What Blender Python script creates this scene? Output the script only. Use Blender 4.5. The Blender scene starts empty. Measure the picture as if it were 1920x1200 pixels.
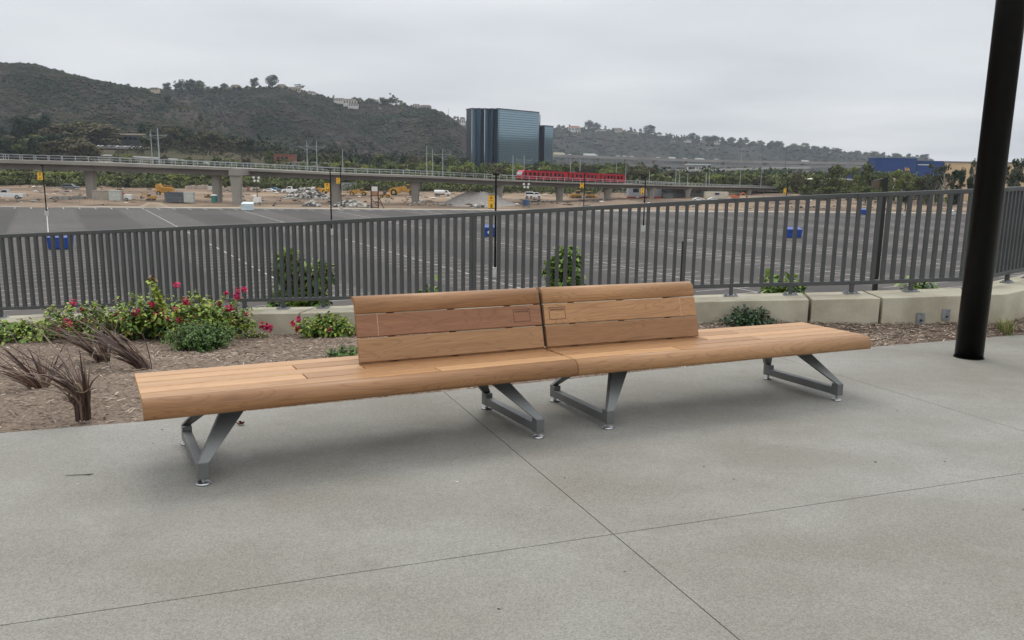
import bpy, math, random
from mathutils import Vector, Matrix, noise
R = random.Random(7)
rad = math.radians
scene = bpy.context.scene
col = scene.collection

# ---------------------------------------------------------------- camera
F = 1560.0; PITCH = 0.1877; ROLL = 0.0151; HC = 1.4915
CAM = Vector((0, 0, HC))
_c, _s = math.cos(PITCH), math.sin(PITCH)
FWD = Vector((0, _c, -_s)); _u = Vector((0, _s, _c)); _r = Vector((1, 0, 0))
CR = _r * math.cos(ROLL) + _u * math.sin(ROLL)
CU = -_r * math.sin(ROLL) + _u * math.cos(ROLL)
cd = bpy.data.cameras.new('camera'); cam = bpy.data.objects.new('camera', cd); col.objects.link(cam)
cd.sensor_fit = 'HORIZONTAL'; cd.sensor_width = 36.0; cd.lens = 36.0 * F / 1920.0
cd.clip_start = 0.05; cd.clip_end = 20000
m3 = Matrix((CR, CU, -FWD)).transposed()
cam.matrix_world = Matrix.Translation(CAM) @ m3.to_4x4()
scene.camera = cam

# ---------------------------------------------------------------- world / light
SUN_EL, SUN_AZ = rad(58), rad(-20)     # azimuth from +Y (away from the camera), positive to the right
scene.view_settings.view_transform = 'Standard'
scene.view_settings.look = 'None'
scene.view_settings.exposure = 0.06
scene.view_settings.gamma = 1.0
w = bpy.data.worlds.new("World"); scene.world = w; w.use_nodes = True
nt = w.node_tree; nt.nodes.clear(); N = nt.nodes.new; L = nt.links.new
out = N('ShaderNodeOutputWorld'); bg = N('ShaderNodeBackground'); L(bg.outputs[0], out.inputs[0])
sky = N('ShaderNodeTexSky'); sky.sky_type = 'NISHITA'; sky.sun_disc = False
sky.sun_elevation = SUN_EL; sky.sun_rotation = SUN_AZ; sky.air_density = 1.0; sky.dust_density = 3.0
bg.inputs[1].default_value = 0.1
geo = N('ShaderNodeTexCoord'); sep = N('ShaderNodeSeparateXYZ'); L(geo.outputs['Generated'], sep.inputs[0])
# stratus layer: direction projected on a flat ceiling, so that cloud bands flatten towards the horizon
mz = N('ShaderNodeMath'); mz.operation = 'ADD'; L(sep.outputs[2], mz.inputs[0]); mz.inputs[1].default_value = 0.10
mz2 = N('ShaderNodeMath'); mz2.operation = 'MAXIMUM'; L(mz.outputs[0], mz2.inputs[0]); mz2.inputs[1].default_value = 0.03
dv = N('ShaderNodeVectorMath'); dv.operation = 'DIVIDE'; L(geo.outputs['Generated'], dv.inputs[0])
cmb = N('ShaderNodeCombineXYZ'); L(mz2.outputs[0], cmb.inputs[0]); L(mz2.outputs[0], cmb.inputs[1]); cmb.inputs[2].default_value = 1000
L(cmb.outputs[0], dv.inputs[1])
n1 = N('ShaderNodeTexNoise'); n1.inputs['Scale'].default_value = 0.55; n1.inputs['Detail'].default_value = 4; n1.inputs['Roughness'].default_value = 0.42
L(dv.outputs[0], n1.inputs['Vector'])
cr = N('ShaderNodeValToRGB'); L(n1.outputs[0], cr.inputs[0])
cr.color_ramp.elements[0].position = 0.3; cr.color_ramp.elements[0].color = (5.9, 6.15, 6.5, 1)
cr.color_ramp.elements[1].position = 0.72; cr.color_ramp.elements[1].color = (8.7, 8.85, 9.0, 1)
# an overcast sky is brighter overhead
g1 = N('ShaderNodeMapRange'); L(sep.outputs[2], g1.inputs[0]); g1.inputs[1].default_value = 0.12; g1.inputs[2].default_value = 1.0
g1.inputs[3].default_value = 1.0; g1.inputs[4].default_value = 2.4
mul = N('ShaderNodeVectorMath'); mul.operation = 'SCALE'; L(cr.outputs[0], mul.inputs[0]); L(g1.outputs[0], mul.inputs['Scale'])
mx = N('ShaderNodeMixRGB'); mx.inputs[0].default_value = 0.93; L(sky.outputs[0], mx.inputs[1]); L(mul.outputs[0], mx.inputs[2])
L(mx.outputs[0], bg.inputs[0])
sd = bpy.data.lights.new('sun', 'SUN'); sun = bpy.data.objects.new('sun', sd); col.objects.link(sun)
sd.energy = 1.0; sd.angle = rad(25); sd.color = (1.0, 0.93, 0.82)
_sd = Vector((math.sin(SUN_AZ) * math.cos(SUN_EL), math.cos(SUN_AZ) * math.cos(SUN_EL), math.sin(SUN_EL)))
sun.rotation_euler = _sd.to_track_quat('Z', 'Y').to_euler(); sun.location = (0, 0, 50)

# ---------------------------------------------------------------- places: rays through measured points of the site survey
def ray(x, y): return FWD + CR * ((x - 960) / F) - CU * ((y - 600) / F)
def at(x, y, D):
    d = ray(x, y); return CAM + d * (D / d.y)
def gnd(x, y, z):
    d = ray(x, y); return CAM + d * ((z - HC) / d.z)
def hor(x):                      # image row of the horizon at column x
    return 600 - (F * math.tan(PITCH)) / math.cos(ROLL) + (x - 960) * math.tan(ROLL)
GA, GB = -0.0021, -0.0266        # fall of the plaza
def gz(x, y): return GA * x + GB * y
def gp(x, y, z=0.0):
    d = ray(x, y); t = (z - HC) / (d.z - GA * d.x - GB * d.y); return CAM + d * t
LOT = -10.0
HL = HC - LOT                    # eye above the parking lot
def lotp(x, y, z=LOT): return gnd(x, y, z)
def Dat(x, y): return lotp(x, y).y
def pw(D): return D / F          # metres per photo pixel

# ---------------------------------------------------------------- materials
MC = {}
def mat(name, c, rough=0.7, c2=None, sc=3.0, det=4, lo=0.35, hi=0.65, bump=0.0, bsc=None, metal=0.0, stretch=None,
        spec=0.5, fine=None, coord='Object', rnd=0.0, bdist=0.02, transl=0.0, finesc=120):
    if name in MC: return MC[name]
    m = bpy.data.materials.new(name); m.use_nodes = True; MC[name] = m
    t = m.node_tree; b = t.nodes['Principled BSDF']; N = t.nodes.new; L = t.links.new
    b.inputs['Roughness'].default_value = rough; b.inputs['Metallic'].default_value = metal
    b.inputs['Specular IOR Level'].default_value = spec
    tc = N('ShaderNodeTexCoord'); vec = tc.outputs[coord]
    if stretch:
        mp = N('ShaderNodeMapping'); mp.inputs['Scale'].default_value = stretch; L(vec, mp.inputs[0]); vec = mp.outputs[0]
    c = tuple(c) + (1,); last = None
    if c2 is not None:
        c2 = tuple(c2) + (1,)
        n = N('ShaderNodeTexNoise'); n.inputs['Scale'].default_value = sc; n.inputs['Detail'].default_value = det
        L(vec, n.inputs['Vector'])
        mr = N('ShaderNodeMapRange'); L(n.outputs[0], mr.inputs[0]); mr.inputs[1].default_value = lo; mr.inputs[2].default_value = hi
        mixn = N('ShaderNodeMixRGB'); L(mr.outputs[0], mixn.inputs[0]); mixn.inputs[1].default_value = c; mixn.inputs[2].default_value = c2
        last = mixn.outputs[0]
    if fine:
        n = N('ShaderNodeTexNoise'); n.inputs['Scale'].default_value = finesc; n.inputs['Detail'].default_value = 2; L(vec, n.inputs['Vector'])
        mr = N('ShaderNodeMapRange'); L(n.outputs[0], mr.inputs[0]); mr.inputs[1].default_value = .3; mr.inputs[2].default_value = .7
        mr.inputs[3].default_value = 1 - fine; mr.inputs[4].default_value = 1 + fine
        sc_ = N('ShaderNodeVectorMath'); sc_.operation = 'SCALE'; L(mr.outputs[0], sc_.inputs['Scale'])
        if last: L(last, sc_.inputs[0])
        else: sc_.inputs[0].default_value = c[:3]
        last = sc_.outputs[0]
    if rnd:
        oi = N('ShaderNodeObjectInfo'); mr = N('ShaderNodeMapRange'); L(oi.outputs['Random'], mr.inputs[0])
        mr.inputs[3].default_value = 1 - rnd; mr.inputs[4].default_value = 1 + rnd
        sc_ = N('ShaderNodeVectorMath'); sc_.operation = 'SCALE'; L(mr.outputs[0], sc_.inputs['Scale'])
        if last: L(last, sc_.inputs[0])
        else: sc_.inputs[0].default_value = c[:3]
        last = sc_.outputs[0]
    if last: L(last, b.inputs['Base Color'])
    else: b.inputs['Base Color'].default_value = c
    if bump:
        n = N('ShaderNodeTexNoise'); n.inputs['Scale'].default_value = bsc or sc * 4; n.inputs['Detail'].default_value = 5; L(vec, n.inputs['Vector'])
        bp = N('ShaderNodeBump'); bp.inputs['Strength'].default_value = bump; bp.inputs['Distance'].default_value = bdist
        L(n.outputs[0], bp.inputs['Height']); L(bp.outputs[0], b.inputs['Normal'])
    return m

# ---------------------------------------------------------------- mesh builder
class MB:
    def __init__(s): s.v = []; s.f = []; s.m = []; s.cur = 0
    def face(s, idx): s.f.append(idx); s.m.append(s.cur)
    def quadp(s, *pts):
        n = len(s.v); s.v += [tuple(p) for p in pts]; s.face(tuple(range(n, n + len(pts))))
    def hexa(s, P):              # 8 points: bottom 4 ccw, top 4 ccw
        n = len(s.v); s.v += [tuple(p) for p in P]
        for q in ((3, 2, 1, 0), (4, 5, 6, 7), (0, 1, 5, 4), (1, 2, 6, 5), (2, 3, 7, 6), (3, 0, 4, 7)):
            s.face(tuple(n + i for i in q))
    def box(s, x0, x1, y0, y1, z0, z1):
        s.hexa([(x0, y0, z0), (x1, y0, z0), (x1, y1, z0), (x0, y1, z0), (x0, y0, z1), (x1, y0, z1), (x1, y1, z1), (x0, y1, z1)])
    def cbox(s, c, d, rz=0.0):
        c = Vector(c); M = Matrix.Rotation(rz, 3, 'Z'); P = []
        for z in (-.5, .5):
            for x, y in ((-.5, -.5), (.5, -.5), (.5, .5), (-.5, .5)):
                P.append(c + M @ Vector((x * d[0], y * d[1], z * d[2])))
        s.hexa(P)
    def bar(s, p, q, wd, th, up=(0, 0, 1)):
        p, q = Vector(p), Vector(q); d = (q - p).normalized(); up = Vector(up)
        a = d.cross(up)
        if a.length < 1e-4: a = d.cross(Vector((1, 0, 0)))
        a.normalize(); b = a.cross(d).normalized()
        P = []
        for o in (p, q):
            P += [o - a * wd / 2 - b * th / 2, o + a * wd / 2 - b * th / 2, o + a * wd / 2 + b * th / 2, o - a * wd / 2 + b * th / 2]
        s.hexa(P)
    def tube(s, pts, r, n=8, cap=True):
        pts = [Vector(p) for p in pts]
        if not isinstance(r, (list, tuple)): r = [r] * len(pts)
        base = len(s.v)
        for i, p in enumerate(pts):
            d = (pts[min(i + 1, len(pts) - 1)] - pts[max(i - 1, 0)])
            if d.length < 1e-9: d = Vector((0, 0, 1))
            d.normalize(); a = d.orthogonal().normalized() if abs(d.z) < .9 else d.cross(Vector((0, 1, 0))).normalized()
            b = d.cross(a)
            for k in range(n):
                t = 2 * math.pi * k / n
                s.v.append(tuple(p + (a * math.cos(t) + b * math.sin(t)) * r[i]))
        for i in range(len(pts) - 1):
            for k in range(n):
                k2 = (k + 1) % n
                s.face((base + i * n + k, base + i * n + k2, base + (i + 1) * n + k2, base + (i + 1) * n + k))
        if cap:
            s.face(tuple(base + k for k in reversed(range(n)))); s.face(tuple(base + (len(pts) - 1) * n + k for k in range(n)))
    def prism(s, poly, a, b, frame=None):      # poly of (u,w) swept along x from a to b
        n = len(poly); base = len(s.v); fr = frame or (lambda x, u, w_: (x, u, w_))
        for x in (a, b):
            for u, w_ in poly: s.v.append(tuple(fr(x, u, w_)))
        for k in range(n):
            k2 = (k + 1) % n; s.face((base + k, base + k2, base + n + k2, base + n + k))
        s.face(tuple(base + k for k in reversed(range(n)))); s.face(tuple(base + n + k for k in range(n)))
    def blob(s, c, r, rings=3, seg=6, jit=.25, rnd=R):
        c = Vector(c); base = len(s.v); rx, ry, rz = r if isinstance(r, (tuple, list)) else (r, r, r)
        s.v.append(tuple(c + Vector((0, 0, rz * (1 + rnd.uniform(-jit, jit))))))
        for i in range(1, rings + 1):
            ph = math.pi * i / (rings + 1)
            for k in range(seg):
                t = 2 * math.pi * (k + .5 * (i % 2)) / seg; j = 1 + rnd.uniform(-jit, jit)
                s.v.append(tuple(c + Vector((rx * j * math.sin(ph) * math.cos(t), ry * j * math.sin(ph) * math.sin(t), rz * j * math.cos(ph)))))
        s.v.append(tuple(c - Vector((0, 0, rz))))
        for k in range(seg): s.face((base, base + 1 + k, base + 1 + (k + 1) % seg))
        for i in range(rings - 1):
            for k in range(seg):
                a = base + 1 + i * seg; k2 = (k + 1) % seg
                s.face((a + k, a + seg + k, a + seg + k2, a + k2))
        e = base + 1 + (rings - 1) * seg; l = len(s.v) - 1
        for k in range(seg): s.face((l, e + (k + 1) % seg, e + k))
    def build(s, name, mats, parent=None, smooth=False, loc=None, bevel=0.0):
        me = bpy.data.meshes.new(name); me.from_pydata(s.v, [], s.f)
        if not isinstance(mats, (list, tuple)): mats = [mats]
        for m in mats: me.materials.append(m)
        if len(mats) > 1: me.polygons.foreach_set('material_index', s.m)
        if smooth: me.polygons.foreach_set('use_smooth', [True] * len(me.polygons))
        me.update()
        o = bpy.data.objects.new(name, me); col.objects.link(o)
        if parent: o.parent = parent
        if loc is not None: o.location = loc
        if bevel:
            bm = o.modifiers.new('bevel', 'BEVEL'); bm.width = bevel; bm.segments = 2; bm.limit_method = 'ANGLE'; bm.angle_limit = rad(30)
        return o

def tag(o, label, cat, group=None, kind=None):
    if label: o['label'] = label
    if cat: o['category'] = cat
    if group: o['group'] = group
    if kind: o['kind'] = kind
    return o
def struct(o, kind='structure', label=None, cat=None):
    o['kind'] = kind
    if label: o['label'] = label
    if cat: o['category'] = cat
    return o
def thing(name, label, cat, loc=(0, 0, 0), rz=0.0, group=None, sc=1.0):
    o = bpy.data.objects.new(name, None); col.objects.link(o); o.location = loc; o.rotation_euler = (0, 0, rz)
    o.empty_display_size = .1; o.scale = (sc, sc, sc)
    return tag(o, label, cat, group)
def dup(root, loc, rz=0.0, sc=None, label=None, group=None):
    def cp(o, par):
        c = o.copy(); col.objects.link(c)
        if par: c.parent = par
        for ch in list(o.children): cp(ch, c)
        return c
    r = cp(root, None); r.location = loc; r.rotation_euler = (0, 0, rz)
    if sc is not None: r.scale = sc if isinstance(sc, (tuple, list)) else (sc, sc, sc)
    if label: r['label'] = label
    if group: r['group'] = group
    return r
def text(name, body, size, m, parent, loc, rot, th=0.01, align='CENTER', bold=0.0):
    cu = bpy.data.curves.new(name, 'FONT'); cu.body = body; cu.size = size; cu.extrude = th; cu.align_x = align; cu.offset = bold
    tmp = bpy.data.objects.new(name, cu); col.objects.link(tmp)
    dg = bpy.context.evaluated_depsgraph_get(); me = bpy.data.meshes.new_from_object(tmp.evaluated_get(dg))
    col.objects.unlink(tmp); bpy.data.objects.remove(tmp)
    me.name = name; me.materials.clear(); me.materials.append(m)
    o = bpy.data.objects.new(name, me); col.objects.link(o); o.parent = parent; o.location = loc; o.rotation_euler = rot
    return o

# ================================================================ GROUND AND SETTING
def lerp(a, b, t): return a + (b - a) * t
def interp(pts, x):
    if x <= pts[0][0]:
        a, b = pts[0], pts[1]
    elif x >= pts[-1][0]:
        a, b = pts[-2], pts[-1]
    else:
        for a, b in zip(pts, pts[1:]):
            if a[0] <= x <= b[0]: break
    t = (x - a[0]) / (b[0] - a[0])
    return [lerp(p, q, t) for p, q in zip(a[1:], b[1:])]
def cl(t, a=0., b=1.): return max(a, min(b, t))
def smooth(t): t = cl(t); return t * t * (3 - 2 * t)

M_dirt = mat('dirt', (.15, .105, .072), .95, (.24, .175, .12), sc=.08, det=8, bump=.3, bsc=.6, bdist=.3)
M_sand = mat('sand', (.34, .27, .19), .95, (.25, .19, .135), sc=.15, det=7, bump=.2)
def concrete():
    m = bpy.data.materials.new('plaza_concrete'); m.use_nodes = True; t = m.node_tree; N = t.nodes.new; L = t.links.new; b = t.nodes['Principled BSDF']
    b.inputs['Specular IOR Level'].default_value = .35
    tc = N('ShaderNodeTexCoord'); V = tc.outputs['Object']
    def nz(sc, det=4, ro=.5, lo=.35, hi=.65, a=0., b_=1., stretch=None):
        v = V
        if stretch: mp = N('ShaderNodeMapping'); mp.inputs['Scale'].default_value = stretch; mp.inputs['Rotation'].default_value = (0, 0, .5); L(V, mp.inputs[0]); v = mp.outputs[0]
        n = N('ShaderNodeTexNoise'); n.inputs['Scale'].default_value = sc; n.inputs['Detail'].default_value = det; n.inputs['Roughness'].default_value = ro; L(v, n.inputs['Vector'])
        r = N('ShaderNodeMapRange'); L(n.outputs[0], r.inputs[0]); r.inputs[1].default_value = lo; r.inputs[2].default_value = hi; r.inputs[3].default_value = a; r.inputs[4].default_value = b_; return r.outputs[0]
    def mix(f, c1, c2):
        x = N('ShaderNodeMixRGB'); L(f, x.inputs[0])
        for k, c in ((1, c1), (2, c2)):
            if isinstance(c, tuple): x.inputs[k].default_value = c + (1,)
            else: L(c, x.inputs[k])
        return x.outputs[0]
    c = mix(nz(.55, 6, .6, .38, .62), (.195, .183, .153), (.228, .221, .196))
    c = mix(nz(1.1, 8, .62, .42, .72, 0, .6, (1, 1.7, 1)), c, (.295, .29, .268))
    c = mix(nz(2.6, 8, .72, .56, .74, 0, .4), c, (.145, .133, .112))
    c = mix(nz(.35, 5, .6, .45, .62, 0, .35), c, (.17, .155, .125)); c = mix(nz(14, 4, .7, .66, .74, 0, .35), c, (.18, .16, .13))
    # fine aggregate: dark and light grains
    vo = N('ShaderNodeTexVoronoi'); vo.inputs['Scale'].default_value = 190; L(V, vo.inputs['Vector'])
    sp = N('ShaderNodeSeparateColor'); L(vo.outputs['Color'], sp.inputs[0]); r1 = N('ShaderNodeMapRange'); L(sp.outputs[0], r1.inputs[0]); r1.inputs[3].default_value = .78; r1.inputs[4].default_value = 1.24
    s1 = N('ShaderNodeVectorMath'); s1.operation = 'SCALE'; L(c, s1.inputs[0]); L(r1.outputs[0], s1.inputs['Scale'])
    g = nz(420, 2, .5, .3, .7, .88, 1.12); s2 = N('ShaderNodeVectorMath'); s2.operation = 'SCALE'; L(s1.outputs[0], s2.inputs[0]); L(g, s2.inputs['Scale'])
    L(s2.outputs[0], b.inputs['Base Color']); L(nz(2.2, 5, .6, .35, .65, .55, .8), b.inputs['Roughness'])
    bp = N('ShaderNodeBump'); bp.inputs['Strength'].default_value = .35; bp.inputs['Distance'].default_value = .002; L(sp.outputs[1], bp.inputs['Height']); L(bp.outputs[0], b.inputs['Normal'])
    return m
M_conc = concrete()
M_cj = mat('joint_filler', (.05, .05, .045), .95)
M_mulch = mat('mulch', (.12, .087, .062), .95, (.26, .195, .145), sc=45, det=5, bump=1.0, bsc=70, bdist=.02)
M_asph = mat('asphalt', (.074, .067, .062), .9, (.096, .087, .08), sc=.05, det=8, fine=.12, finesc=3, spec=.25)
M_asph2 = mat('asphalt_aisle', (.060, .056, .053), .9, (.078, .072, .068), sc=.06, det=8, fine=.12, finesc=3, spec=.25)
M_white = mat('road_paint', (.56, .55, .52), .8, (.30, .29, .275), sc=.9, det=6)
M_wall = mat('wall_concrete', (.47, .435, .335), .85, (.345, .31, .23), sc=2.2, det=8, lo=.38, hi=.62, bump=.15, bsc=60, bdist=.004, fine=.08, finesc=90)
M_fence = mat('fence_paint', (.060, .063, .064), .5, (.075, .078, .078), sc=3, spec=.4)
M_galv = mat('galvanised', (.17, .18, .19), .5, (.26, .27, .28), sc=25, metal=.3)
M_black = mat('black_paint', (.0025, .0025, .003), .28, (.004, .004, .004), sc=9, spec=.16)
M_dark = mat('dark_matte', (.012, .012, .014), .6)

g = MB(); g.quadp((-9000, -500, LOT - .12), (9000, -500, LOT - .12), (9000, 12000, LOT - .12), (-9000, 12000, LOT - .12))
struct(g.build('ground', M_dirt))

# ---- plaza
EDGE = [(-8.5, 2.47), (-3.0, 4.67), (-2.28, 4.96), (.6, 6.38), (3.52, 7.89), (5.49, 8.76), (12, 11.7)]
GTH = .3667; ge = Vector((math.cos(GTH), math.sin(GTH))); gg = Vector((-math.sin(GTH), math.cos(GTH)))
JA, JC, JB = 1.6367, 4.8682, 2.9917
poly = [(-8.5, -6), (12, -6)] + [(x, y) for x, y in reversed(EDGE)]
def clip(P, n, c, sgn):            # keep sgn*(n.p - c) >= 0
    o = []
    for i, a in enumerate(P):
        b = P[(i + 1) % len(P)]
        da = sgn * (n[0] * a[0] + n[1] * a[1] - c); db = sgn * (n[0] * b[0] + n[1] * b[1] - c)
        if da >= 0: o.append(a)
        if (da > 0) != (db > 0) and abs(da - db) > 1e-9:
            t = da / (da - db); o.append((lerp(a[0], b[0], t), lerp(a[1], b[1], t)))
    return o
def solid(mb, P, z1, z0):
    n = len(P); base = len(mb.v)
    mb.v += [(x, y, gz(x, y) + z1) for x, y in P] + [(x, y, gz(x, y) + z0) for x, y in P]
    mb.face(tuple(base + i for i in range(n)))
    for i in range(n):
        j = (i + 1) % n; mb.face((base + j, base + i, base + n + i, base + n + j))
gap = .0026
mb = MB()
for us in ((None, JA), (JA, JC), (JC, None)):
    for vs in ((None, JB), (JB, None)):
        P = poly
        if us[0]: P = clip(P, ge, us[0] + gap, 1)
        if us[1]: P = clip(P, ge, us[1] - gap, -1)
        if vs[0]: P = clip(P, gg, vs[0] + gap, 1)
        if vs[1]: P = clip(P, gg, vs[1] - gap, -1)
        if len(P) > 2: solid(mb, P, 0, -.09)
plaza = struct(mb.build('plaza_pavement', M_conc))
mb = MB(); solid(mb, [(x, y) for x, y in poly], -.02, -.3); struct(mb.build('joint_filler', M_cj))

# ---- low wall line (= fence line): x, y, top z
KS = 1.047
def _k(L): return [(x * KS, y * KS, z * KS + HC) for x, y, z in L]
WL = _k([(-9.6, 10.75, -2.30), (-6.6, 10.58, -2.08), (-3.49, 10.40, -1.89), (-2.6, 10.18, -1.83), (2.4, 9.12, -1.425),
      (3.62, 8.90, -1.345), (5.0, 8.86, -1.27)])
XB = WL[-1][0]
WR = _k([(5.0, 8.86, -1.27), (5.6, 9.36, -1.26), (8.6, 11.86, -1.24)])
def wl(x): return interp(WL, x)           # y, z
MZ = [(-10, -2.40 + HC), (-6.9, -2.30 + HC), (-3.0, -2.2 + HC), (.5, -1.95 + HC), (2.5, -1.72 + HC), (3.8, -1.68 + HC), (5.5, -1.64 + HC), (9, -1.64 + HC)]
def frontline(t):                        # t = 0..1 left to right: mulch meets the wall here
    x = lerp(-9.8, 8.9, t)
    if x <= XB: y, z = wl(x); y -= .33
    else: y = interp(WR, x)[0] - .40
    return Vector((x, y, interp(MZ, x)[0]))
def mulch_pt(t, v):
    e = lerp(-8.2, 8.8, t); a = Vector((e, interp(EDGE, e)[0] - .02, 0)); a.z = gz(a.x, a.y) - .025
    b = frontline(t); p = a.lerp(b, v)
    m = noise.noise(p * 1.1) * .05 + noise.noise(p * 3.1) * .025 + noise.noise(p * 9) * .012
    p.z += m * min(1, v * 8) * min(1, (1 - v) * 6) + .05 * math.sin(math.pi * min(1, v * 1.6)) * (1 if t < .7 else .4)
    return p
mb = MB(); NU, NV = 200, 80
for i in range(NU + 1):
    for j in range(NV + 1): mb.v.append(tuple(mulch_pt(i / NU, j / NV)))
for i in range(NU):
    for j in range(NV):
        a = i * (NV + 1) + j; mb.face((a, a + NV + 1, a + NV + 2, a + 1))
struct(mb.build('planting_bed', M_mulch, smooth=True))
# wood chips
chipm = [mat('chip_brown', (.20, .135, .092), .9), mat('chip_grey', (.31, .245, .19), .9), mat('chip_dark', (.05, .033, .024), .95), mat('chip_pale', (.55, .46, .36), .85)]
mb = MB()
for k in range(34000):
    t, v = R.random(), R.random() ** .9 * .97 + .01
    if t < .12 and R.random() < .6: continue
    p = mulch_pt(t, v); p.z += R.uniform(0, .02)
    l = R.uniform(.018, .065) * (1.6 if R.random() < .08 else 1); wd = R.uniform(.004, .013); a = R.gauss(.2, .8)
    d = Vector((math.cos(a), math.sin(a), R.uniform(-.35, .35))) * l / 2; s = Vector((-math.sin(a), math.cos(a), R.uniform(-.5, .5))) * wd / 2
    h = Vector((0, 0, .003)); mb.cur = R.choices((0, 1, 2, 3), (.32, .32, .23, .13))[0]
    base = len(mb.v); mb.v += [tuple(p - d - s), tuple(p + d - s * .5), tuple(p + d + s * .5), tuple(p - d + s), tuple(p + h)]
    for q in ((0, 1, 4), (1, 2, 4), (2, 3, 4), (3, 0, 4)): mb.face(tuple(base + i for i in q))
struct(mb.build('wood_chips', chipm), 'stuff')

# ---- bank falling from the wall to the lot
M_bank = mat('bank_soil', (.11, .1, .06), .95, (.19, .15, .1), sc=.7, det=7, bump=.5)
mb = MB(); NB = 24; prof = [(.0, -.08), (.6, -.2), (5, -2.5), (12, -5.2), (22, -8.6), (27, LOT - .05 - .0)]
xs = [lerp(-60, 60, i / NB) for i in range(NB + 1)]
for x in xs:
    cx = cl(x, -9.6, 8.6); y0, z0 = (wl(cx) if cx <= XB else interp(WR, cx)); y0 += .12; z0 = min(z0, .25)
    for dy, dz in prof: mb.v.append((x, y0 + dy + (abs(x - cx)) * .15, (z0 + dz - .12 * (1 if dz > -9 else 0)) if dz > -9 else dz))
for i in range(NB):
    for j in range(len(prof) - 1):
        a = i * len(prof) + j; mb.face((a, a + len(prof), a + len(prof) + 1, a + 1))
struct(mb.build('bank', M_bank, smooth=True))

# ---- retaining wall in cast segments
wall = thing('retaining_wall', 'low pale concrete wall in separate segments under the dark metal fence', 'wall', (0, 0, 0))
def wseg(P):                             # P list of (x,y,z) along fence line
    mb = MB(); n = len(P); base = 0
    for k, (x, y, z) in enumerate(P):
        a = Vector(P[max(k - 1, 0)]); b = Vector(P[min(k + 1, n - 1)]); d = (b - a); d.z = 0; d.normalize(); nrm = Vector((-d.y, d.x, 0))
        f = Vector((x, y, 0)) - nrm * .37; r_ = Vector((x, y, 0)) + nrm * .15
        mb.v += [(f.x, f.y, z), (r_.x, r_.y, z), (r_.x, r_.y, z - 1.0), (f.x, f.y, z - 1.0)]
    for k in range(n - 1):
        a = k * 4; b = a + 4
        for q in ((a, b, b + 1, a + 1), (a + 1, b + 1, b + 2, a + 2), (a + 2, b + 2, b + 3, a + 3), (a + 3, b + 3, b, a)): mb.face(q)
    mb.face((0, 1, 2, 3)); e = (n - 1) * 4; mb.face((e + 3, e + 2, e + 1, e))
    return mb.build('wall_segment', M_wall, wall, bevel=.007)
cuts = [-9.9, -6.0, -2.6, .37, 3.345, 4.03, XB]
for a, b in zip(cuts, cuts[1:]):
    a2, b2 = a + .017, (b - .017 if b < XB else b)
    xs = [a2] + [q[0] for q in WL if a2 < q[0] < b2] + [b2]
    if b == XB:
        wseg([(x, *wl(x)) for x in xs] + WR[1:])
    else: wseg([(x, *wl(x)) for x in xs])
for px, py in ((1726, 597), (1774, 590)):
        # intersect with front face of wall near this column
    for D in [8.0 + .01 * i for i in range(140)]:
        p = at(px, py, D)
        if p.y > wl(min(p.x, XB))[0] - .38: break
    mb = MB(); mb.cbox(p, (.085, .008, .12), rz=-.1); o = mb.build('anchor_plate', M_galv, wall)
    mb = MB(); q = p + Vector((-.0, -.015, -.02)); mb.tube([q, q + Vector((0, -.012, 0))], .012, 8); mb.build('anchor_bolt', M_dark, o)

# ---- fence panels
FH = 1.07 * KS
PIT = [(-9.6, .113), (-5.6, .112), (-5.2, .092), (-2.6, .0905), (-1, .0955), (.4, .0985), (1.9, .105), (4.85, .105), (9, .105)]
PIT = [(x * KS, p * KS) for x, p in PIT]
def rail(mb, pts, z0, wd, th):
    for a, b in zip(pts, pts[1:]):
        mb.bar(Vector(a) + Vector((0, 0, z0)), Vector(b) + Vector((0, 0, z0)), wd, th)
def fence_panel(line, x0, x1, posts_from, label, right=False):
    f = thing('metal_fence', label, 'fence', (0, 0, 0), group='dark grey metal fence panels on the wall')
    fl = (lambda x: interp(line, x))
    xs = [x0] + [q[0] for q in line if x0 < q[0] < x1] + [x1]
    P = [(x, *fl(x)) for x in xs]
    for nm, z0, th in (('top_rail', FH - .02, .05), ('bottom_rail', .125, .045)):
        mb = MB(); rail(mb, P, z0, .05, th); mb.build(nm, M_fence, f, bevel=.006)
    # walk along the line
    x = posts_from; idx = 0; L_ = []
    while x < x1 - .01:
        if x > x0: L_.append((x, idx))
        y0 = fl(x)[0]; dydx = (fl(x + .01)[0] - y0) / .01; x += interp(PIT, x)[0] / math.hypot(1, dydx) * (1.0 if not right else 1.0); idx += 1
    x = posts_from; idx = 0
    while x > x0 + .01:
        y0 = fl(x)[0]; dydx = (fl(x + .01)[0] - y0) / .01; x -= interp(PIT, x)[0] / math.hypot(1, dydx); idx -= 1
        if x0 < x < x1: L_.append((x, idx))
    for x, i in sorted(L_):
        y, z = fl(x); a = math.atan((fl(x + .01)[0] - y) / .01)
        post = i % 6 == 0
        mb = MB(); mb.cbox((0, 0, ((0.01 if post else .14) + FH - .04) / 2), (.04, .045, FH - .04 - (.01 if post else .14)), 0)
        o = mb.build('post' if post else 'baluster', M_fence, f); o.location = (x, y, z); o.rotation_euler = (0, 0, a)
        if post:
            mb = MB(); mb.cbox((0, 0, .007), (.16, .1, .014))
            for sx in (-.055, .055):
                mb.tube([(sx, -.025, .014), (sx, -.025, .03)], .012, 6); mb.tube([(sx, .025, .014), (sx, .025, .03)], .012, 6)
            mb.build('base_plate', M_galv, o)
fence_panel(WL, -9.8, -5.4 * KS, -6.62 * KS, 'leftmost run of dark grey metal fence with wide spaced bars behind the flowers')
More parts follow.
